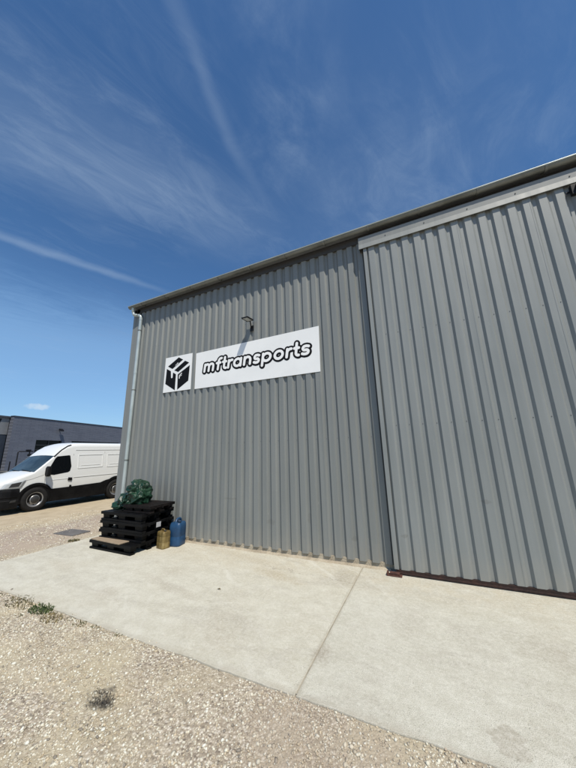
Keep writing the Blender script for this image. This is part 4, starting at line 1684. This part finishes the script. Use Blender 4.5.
def wheel(cy, side, rear):
    w = MB()
    R, hw = 0.375, 0.105
    w.lathe([(0.235, -hw * .9), (0.25, -hw), (R - 0.03, -hw), (R, -hw * .7), (R, hw * .7), (R - 0.03, hw), (0.25, hw), (0.235, hw * .9)], (0, 0, 0), 'x', 36)
    t_ = w.build('wheel', 'tyre_rubber', van)
    t_.location = (side * (0.95 - 0.07), cy - 7.2, R + 0.0)
    r_ = MB()
    o_ = side
    r_.lathe([(0.236, o_ * hw * .88), (0.225, o_ * hw * .92), (0.205, o_ * hw * .65), (0.15, o_ * hw * .35), (0.135, o_ * hw * .75), (0.12, o_ * hw * .80)], (0, 0, 0), 'x', 30)
    rm = r_.build('rim', 'wheel_silver', t_)
    h_ = MB()
    h_.lathe([(0.120, o_ * hw * .80), (0.09, o_ * hw * 1.0), (0.0, o_ * hw * 1.05)], (0, 0, 0), 'x', 20)
    for k in range(8):
        a = 2 * math.pi * k / 8
        h_.lathe([(0.028, o_ * hw * .45), (0.0, o_ * hw * .56)], (0, 0.178 * math.cos(a), 0.178 * math.sin(a)), 'x', 10)
    h_.build('hub', 'wheel_dark', t_)
    return t_


for cy in (5.57, 8.36):
    for sd in (1, -1):
        wheel(cy, sd, cy > 7)

# front bumper, grille, headlights
m = MB()


def plan(grow, y0):
    return [(-0.965 - grow, 5.12 - 7.2), (-0.955 - grow, 4.9 - 7.2), (-0.90 - grow, 4.72 - 7.2 - grow), (-0.75, 4.585 - 7.2 - grow), (-0.3, 4.54 - 7.2 - grow),
            (0.3, 4.54 - 7.2 - grow), (0.75, 4.585 - 7.2 - grow), (0.90 + grow, 4.72 - 7.2 - grow), (0.955 + grow, 4.9 - 7.2), (0.965 + grow, 5.12 - 7.2)]


lv = [(0.17, -0.02), (0.20, 0.01), (0.42, 0.02), (0.44, 0.0), (0.50, 0.0), (0.52, 0.015), (0.70, 0.005), (0.77, -0.012)]
rings = [[(x, y, z) for x, y in plan(gw, 0)] for z, gw in lv]
n_ = len(rings[0])
m.add([q for rg in rings for q in rg], [(i * n_ + k, i * n_ + k + 1, (i + 1) * n_ + k + 1, (i + 1) * n_ + k) for i in range(len(rings) - 1) for k in range(n_ - 1)]
      + [tuple(range(n_ - 1, -1, -1)), tuple(range((len(rings) - 1) * n_, len(rings) * n_))], 0)
bp = m.build('front_bumper', 'black_trim', van)
m = MB()
m.prism([(4.90 - 7.2, 0.36), (5.05 - 7.2, 0.37), (5.06 - 7.2, 0.44), (4.92 - 7.2, 0.42)], 'x', 0.90, 0.984)
m.build('fog_lamp', 'wheel_dark', bp)
for sd in (1, -1):
    m = MB()
    rows = 6
    cols = 6
    A, B_, C_, D_ = (4.655, 0.775), (5.14, 0.80), (5.24, 1.02), (4.74, 0.93)     # bottom front, bottom rear, top rear, top front
    vs = []
    for i in range(rows + 1):
        for k in range(cols + 1):
            f_, h_ = k / cols, i / rows
            y = (A[0] * (1 - f_) + B_[0] * f_) * (1 - h_) + (D_[0] * (1 - f_) + C_[0] * f_) * h_
            z = (A[1] * (1 - f_) + B_[1] * f_) * (1 - h_) + (D_[1] * (1 - f_) + C_[1] * f_) * h_
            T, r = vT(y), vr(y)
            x = vW(y)
            over = max(0.0, z - (T - r))
            x -= r - math.sqrt(max(0.0, r * r - min(over, r) ** 2))
            vs.append((sd * (x + 0.012), y - 7.2, z))
    fs = [(i * (cols + 1) + k, i * (cols + 1) + k + 1, (i + 1) * (cols + 1) + k + 1, (i + 1) * (cols + 1) + k) for i in range(rows) for k in range(cols)]
    m.add(vs, fs, 0, True)
    o = m.build('headlight', 'headlamp_lens', van)
    hv = [(x_ + sd * 0.012, y_, z_) for x_, y_, z_ in vs]
    mi_ = MB()
    inner = [i * cols + k for i in range(1, rows - 1) for k in range(2, cols - 1)]
    mi_.add(hv, [fs[q] for q in inner], 0, True)
    ro_ = mi_.build('reflector', 'wheel_dark', o)
    bm = bmesh.new()
    bm.from_mesh(ro_.data)
    bmesh.ops.delete(bm, geom=[v for v in bm.verts if not v.link_faces], context='VERTS')
    bm.to_mesh(ro_.data)
    bm.free()
    md = o.modifiers.new('thickness', 'SOLIDIFY')
    md.thickness = 0.02
    md.offset = 0.0
m = MB()
m.box(-0.55, 0.55, 4.565 - 7.2, 4.62 - 7.2, 0.785, 0.895)
m.build('grille', 'black_trim', van, bevel=0.01)

# door mirrors
for sd in (1, -1):
    m = MB()
    yy, zz = 5.76, 1.255
    rg = rounded(0.20, 0.34, 0.06)
    vs, lv = [], [(-0.055, .8), (-0.03, 1.0), (0.03, 1.0), (0.045, .92)]
    for dd, sc_ in lv:
        vs += [(sd * (0.95 + 0.16) + x * sc_, yy - 7.2 + dd, zz + z * sc_) for x, z in rg]
    n_ = len(rg)
    m.add(vs, [(i * n_ + k, i * n_ + (k + 1) % n_, (i + 1) * n_ + (k + 1) % n_, (i + 1) * n_ + k) for i in range(len(lv) - 1) for k in range(n_)]
          + [tuple(range(n_ - 1, -1, -1)), tuple(range(3 * n_, 4 * n_))], 0)
    m.tube([(sd * 0.93, yy - 7.2 + 0.03, zz - 0.03), (sd * 1.05, yy - 7.2, zz - 0.05)], 0.03, 8)
    m.build('door_mirror', 'black_trim', van)
# wiper lying along the foot of the windscreen
m = MB()
for x0, x1 in ((0.72, 0.05), (0.0, -0.66)):
    m.tube([(x0, 5.43 - 7.2, 1.272), (x1, 5.47 - 7.2, 1.322)], 0.011, 6)
m.build('wiper', 'black_trim', van)
for sd in (1, -1):
    m = MB()
    m.box(min(sd * 0.80, sd * 0.92), max(sd * 0.80, sd * 0.92), 9.845 - 7.2, 9.865 - 7.2, 0.9, 1.3)
    m.build('tail_lamp', 'lamp_red', van)

# ------------------------------------------------------------------ building behind the van
P1 = Vector((-38.6, 14.9))
FU = Vector((-0.286, 0.958)).normalized()
ang = math.atan2(FU.y, FU.x)
fb = thing('slate_building', (P1.x, P1.y, GZ), 'low slate blue brick building with dark glazing behind the white van', 'building', None, ang)
# local x runs along the facade, local -y looks towards the yard (rotated so that -y faces +X world)
HB = 6.03
LB = 30.0
# local y+ points away from the viewer


def fbx(name, boxes, mt, parent=fb, bevel=0.0):
    m_ = MB()
    for bb in boxes:
        m_.box(*bb)
    return m_.build(name, mt, parent, bevel=bevel)


fbx('facade', [(0.0, 2.70, 0.0, 0.35, 0.0, HB), (2.70, LB, 0.0, 0.35, 3.69, HB), (5.88, 7.22, 0.0, 0.35, 0.0, 3.69),
               (15.6, 17.0, 0.0, 0.35, 0.0, 3.69), (25.0, LB, 0.0, 0.35, 0.0, 3.69), (0.0, 0.35, 0.35, 0.45, 0.0, HB)], 'slate_brick')
fbx('roof', [(-9.0, LB, 0.36, 14.0, HB - 0.18, HB - 0.02)], 'far_coping')
fbx('coping', [(-0.05, LB, -0.06, 0.40, HB + 0.001, HB + 0.07), (-9.0, -0.051, 0.37, 0.85, HB - 0.10, HB + 0.0)], 'far_coping')
fbx('side_wall', [(LB - 0.3, LB, 0.36, 14.0, 0.0, HB - 0.2), (-9.0, LB - 0.31, 13.7, 14.0, 0.0, HB - 0.2)], 'slate_brick')
fbx('recessed_wall', [(-9.0, -0.01, 0.50, 0.8, 4.15, HB - 0.19), (-9.0, -6.2, 0.50, 0.8, 0.0, 4.15)], 'far_grey_panel')
m = MB()
m.box(-6.18, -0.01, 0.53, 0.60, 0.0, 4.14)
m.build('garage_door', 'dark_blue_panel', fb)
m = MB()
m.prism([(-0.72, 5.72), (-1.25, 4.22), (-5.8, 4.22), (-5.8, 5.72)], 'y', 0.485, 0.60)  # dark panel stands in for the slanted roof shadow on the recessed wall
m.build('roof_shadow_panel', 'far_glass', fb)  # far_glass lends its dark colour; there is no window here
for (a, b_) in ((2.71, 5.87), (7.23, 15.59), (17.01, 24.99)):
    m = MB()
    m.box(a, b_, 0.20, 0.22, 0.01, 3.68)
    wgl = m.build('window', 'far_glass', fb)
    m = MB()
    nb = max(2, int((b_ - a) / 1.6))
    for i in range(nb + 1):
        x = a + 0.03 + (b_ - a - 0.06) * i / nb
        m.box(x - 0.03, x + 0.03, 0.12, 0.199, 0.01, 3.67)
    for k, z in enumerate((0.9, 1.8, 2.6, 3.1)):
        m.box(a + 0.07, b_ - 0.07, 0.13, 0.197, z, z + 0.07)
    m.build('window_frame', 'far_frame', wgl)

fl2 = thing('facade_floodlight', (P1.x + FU.x * 5.27, P1.y + FU.y * 5.27, GZ + 4.86), 'small dark floodlight high on the slate brick facade', 'lamp', None, ang)
m = MB()
m.box(-0.04, 0.04, -0.30, -0.002, 0.10, 0.18)
m.build('arm', 'black_metal', fl2)
m = MB()
m.prism([(-0.25, 0.25), (-0.50, 0.02), (-0.44, -0.06), (-0.19, 0.17)], 'x', -0.22, 0.22)
m.build('lamp_head', 'black_metal', fl2)

# low block wall and pipe frame between the van and the building
m = MB()
m.box(-36.2, -35.9, 5.0, 14.3, GZ - 0.02, 0.52)
m.box(-36.25, -35.85, 5.0, 14.3, 0.521, 0.58)
o = m.build('block_wall', 'block_wall', None)
tag(o, 'low grey block wall in front of the slate building, left edge', 'wall')
ps = thing('pipe_frame', (-30.0, 12.3, GZ), 'thin black pipe frame standing between the van bonnet and the slate building', 'barrier')
m = MB()
m.tube([(0, -0.05, 0), (0, -0.05, 2.2), (0, 0.0, 2.26), (0, 0.95, 2.26)], 0.045, 8)
m.tube([(0, -0.45, 0), (0, -0.45, 1.5)], 0.045, 8)
m.tube([(0, 0.72, 2.26), (0, 0.72, 2.0)], 0.05, 8)
m.build('frame', 'black_metal', ps)
m = MB()
m.box(-0.1, 0.1, 0.62, 0.86, 1.88, 2.06)
m.box(-0.08, 0.08, 0.45, 0.80, 2.31, 2.42)
m.build('head', 'black_metal', ps, bevel=0.03)
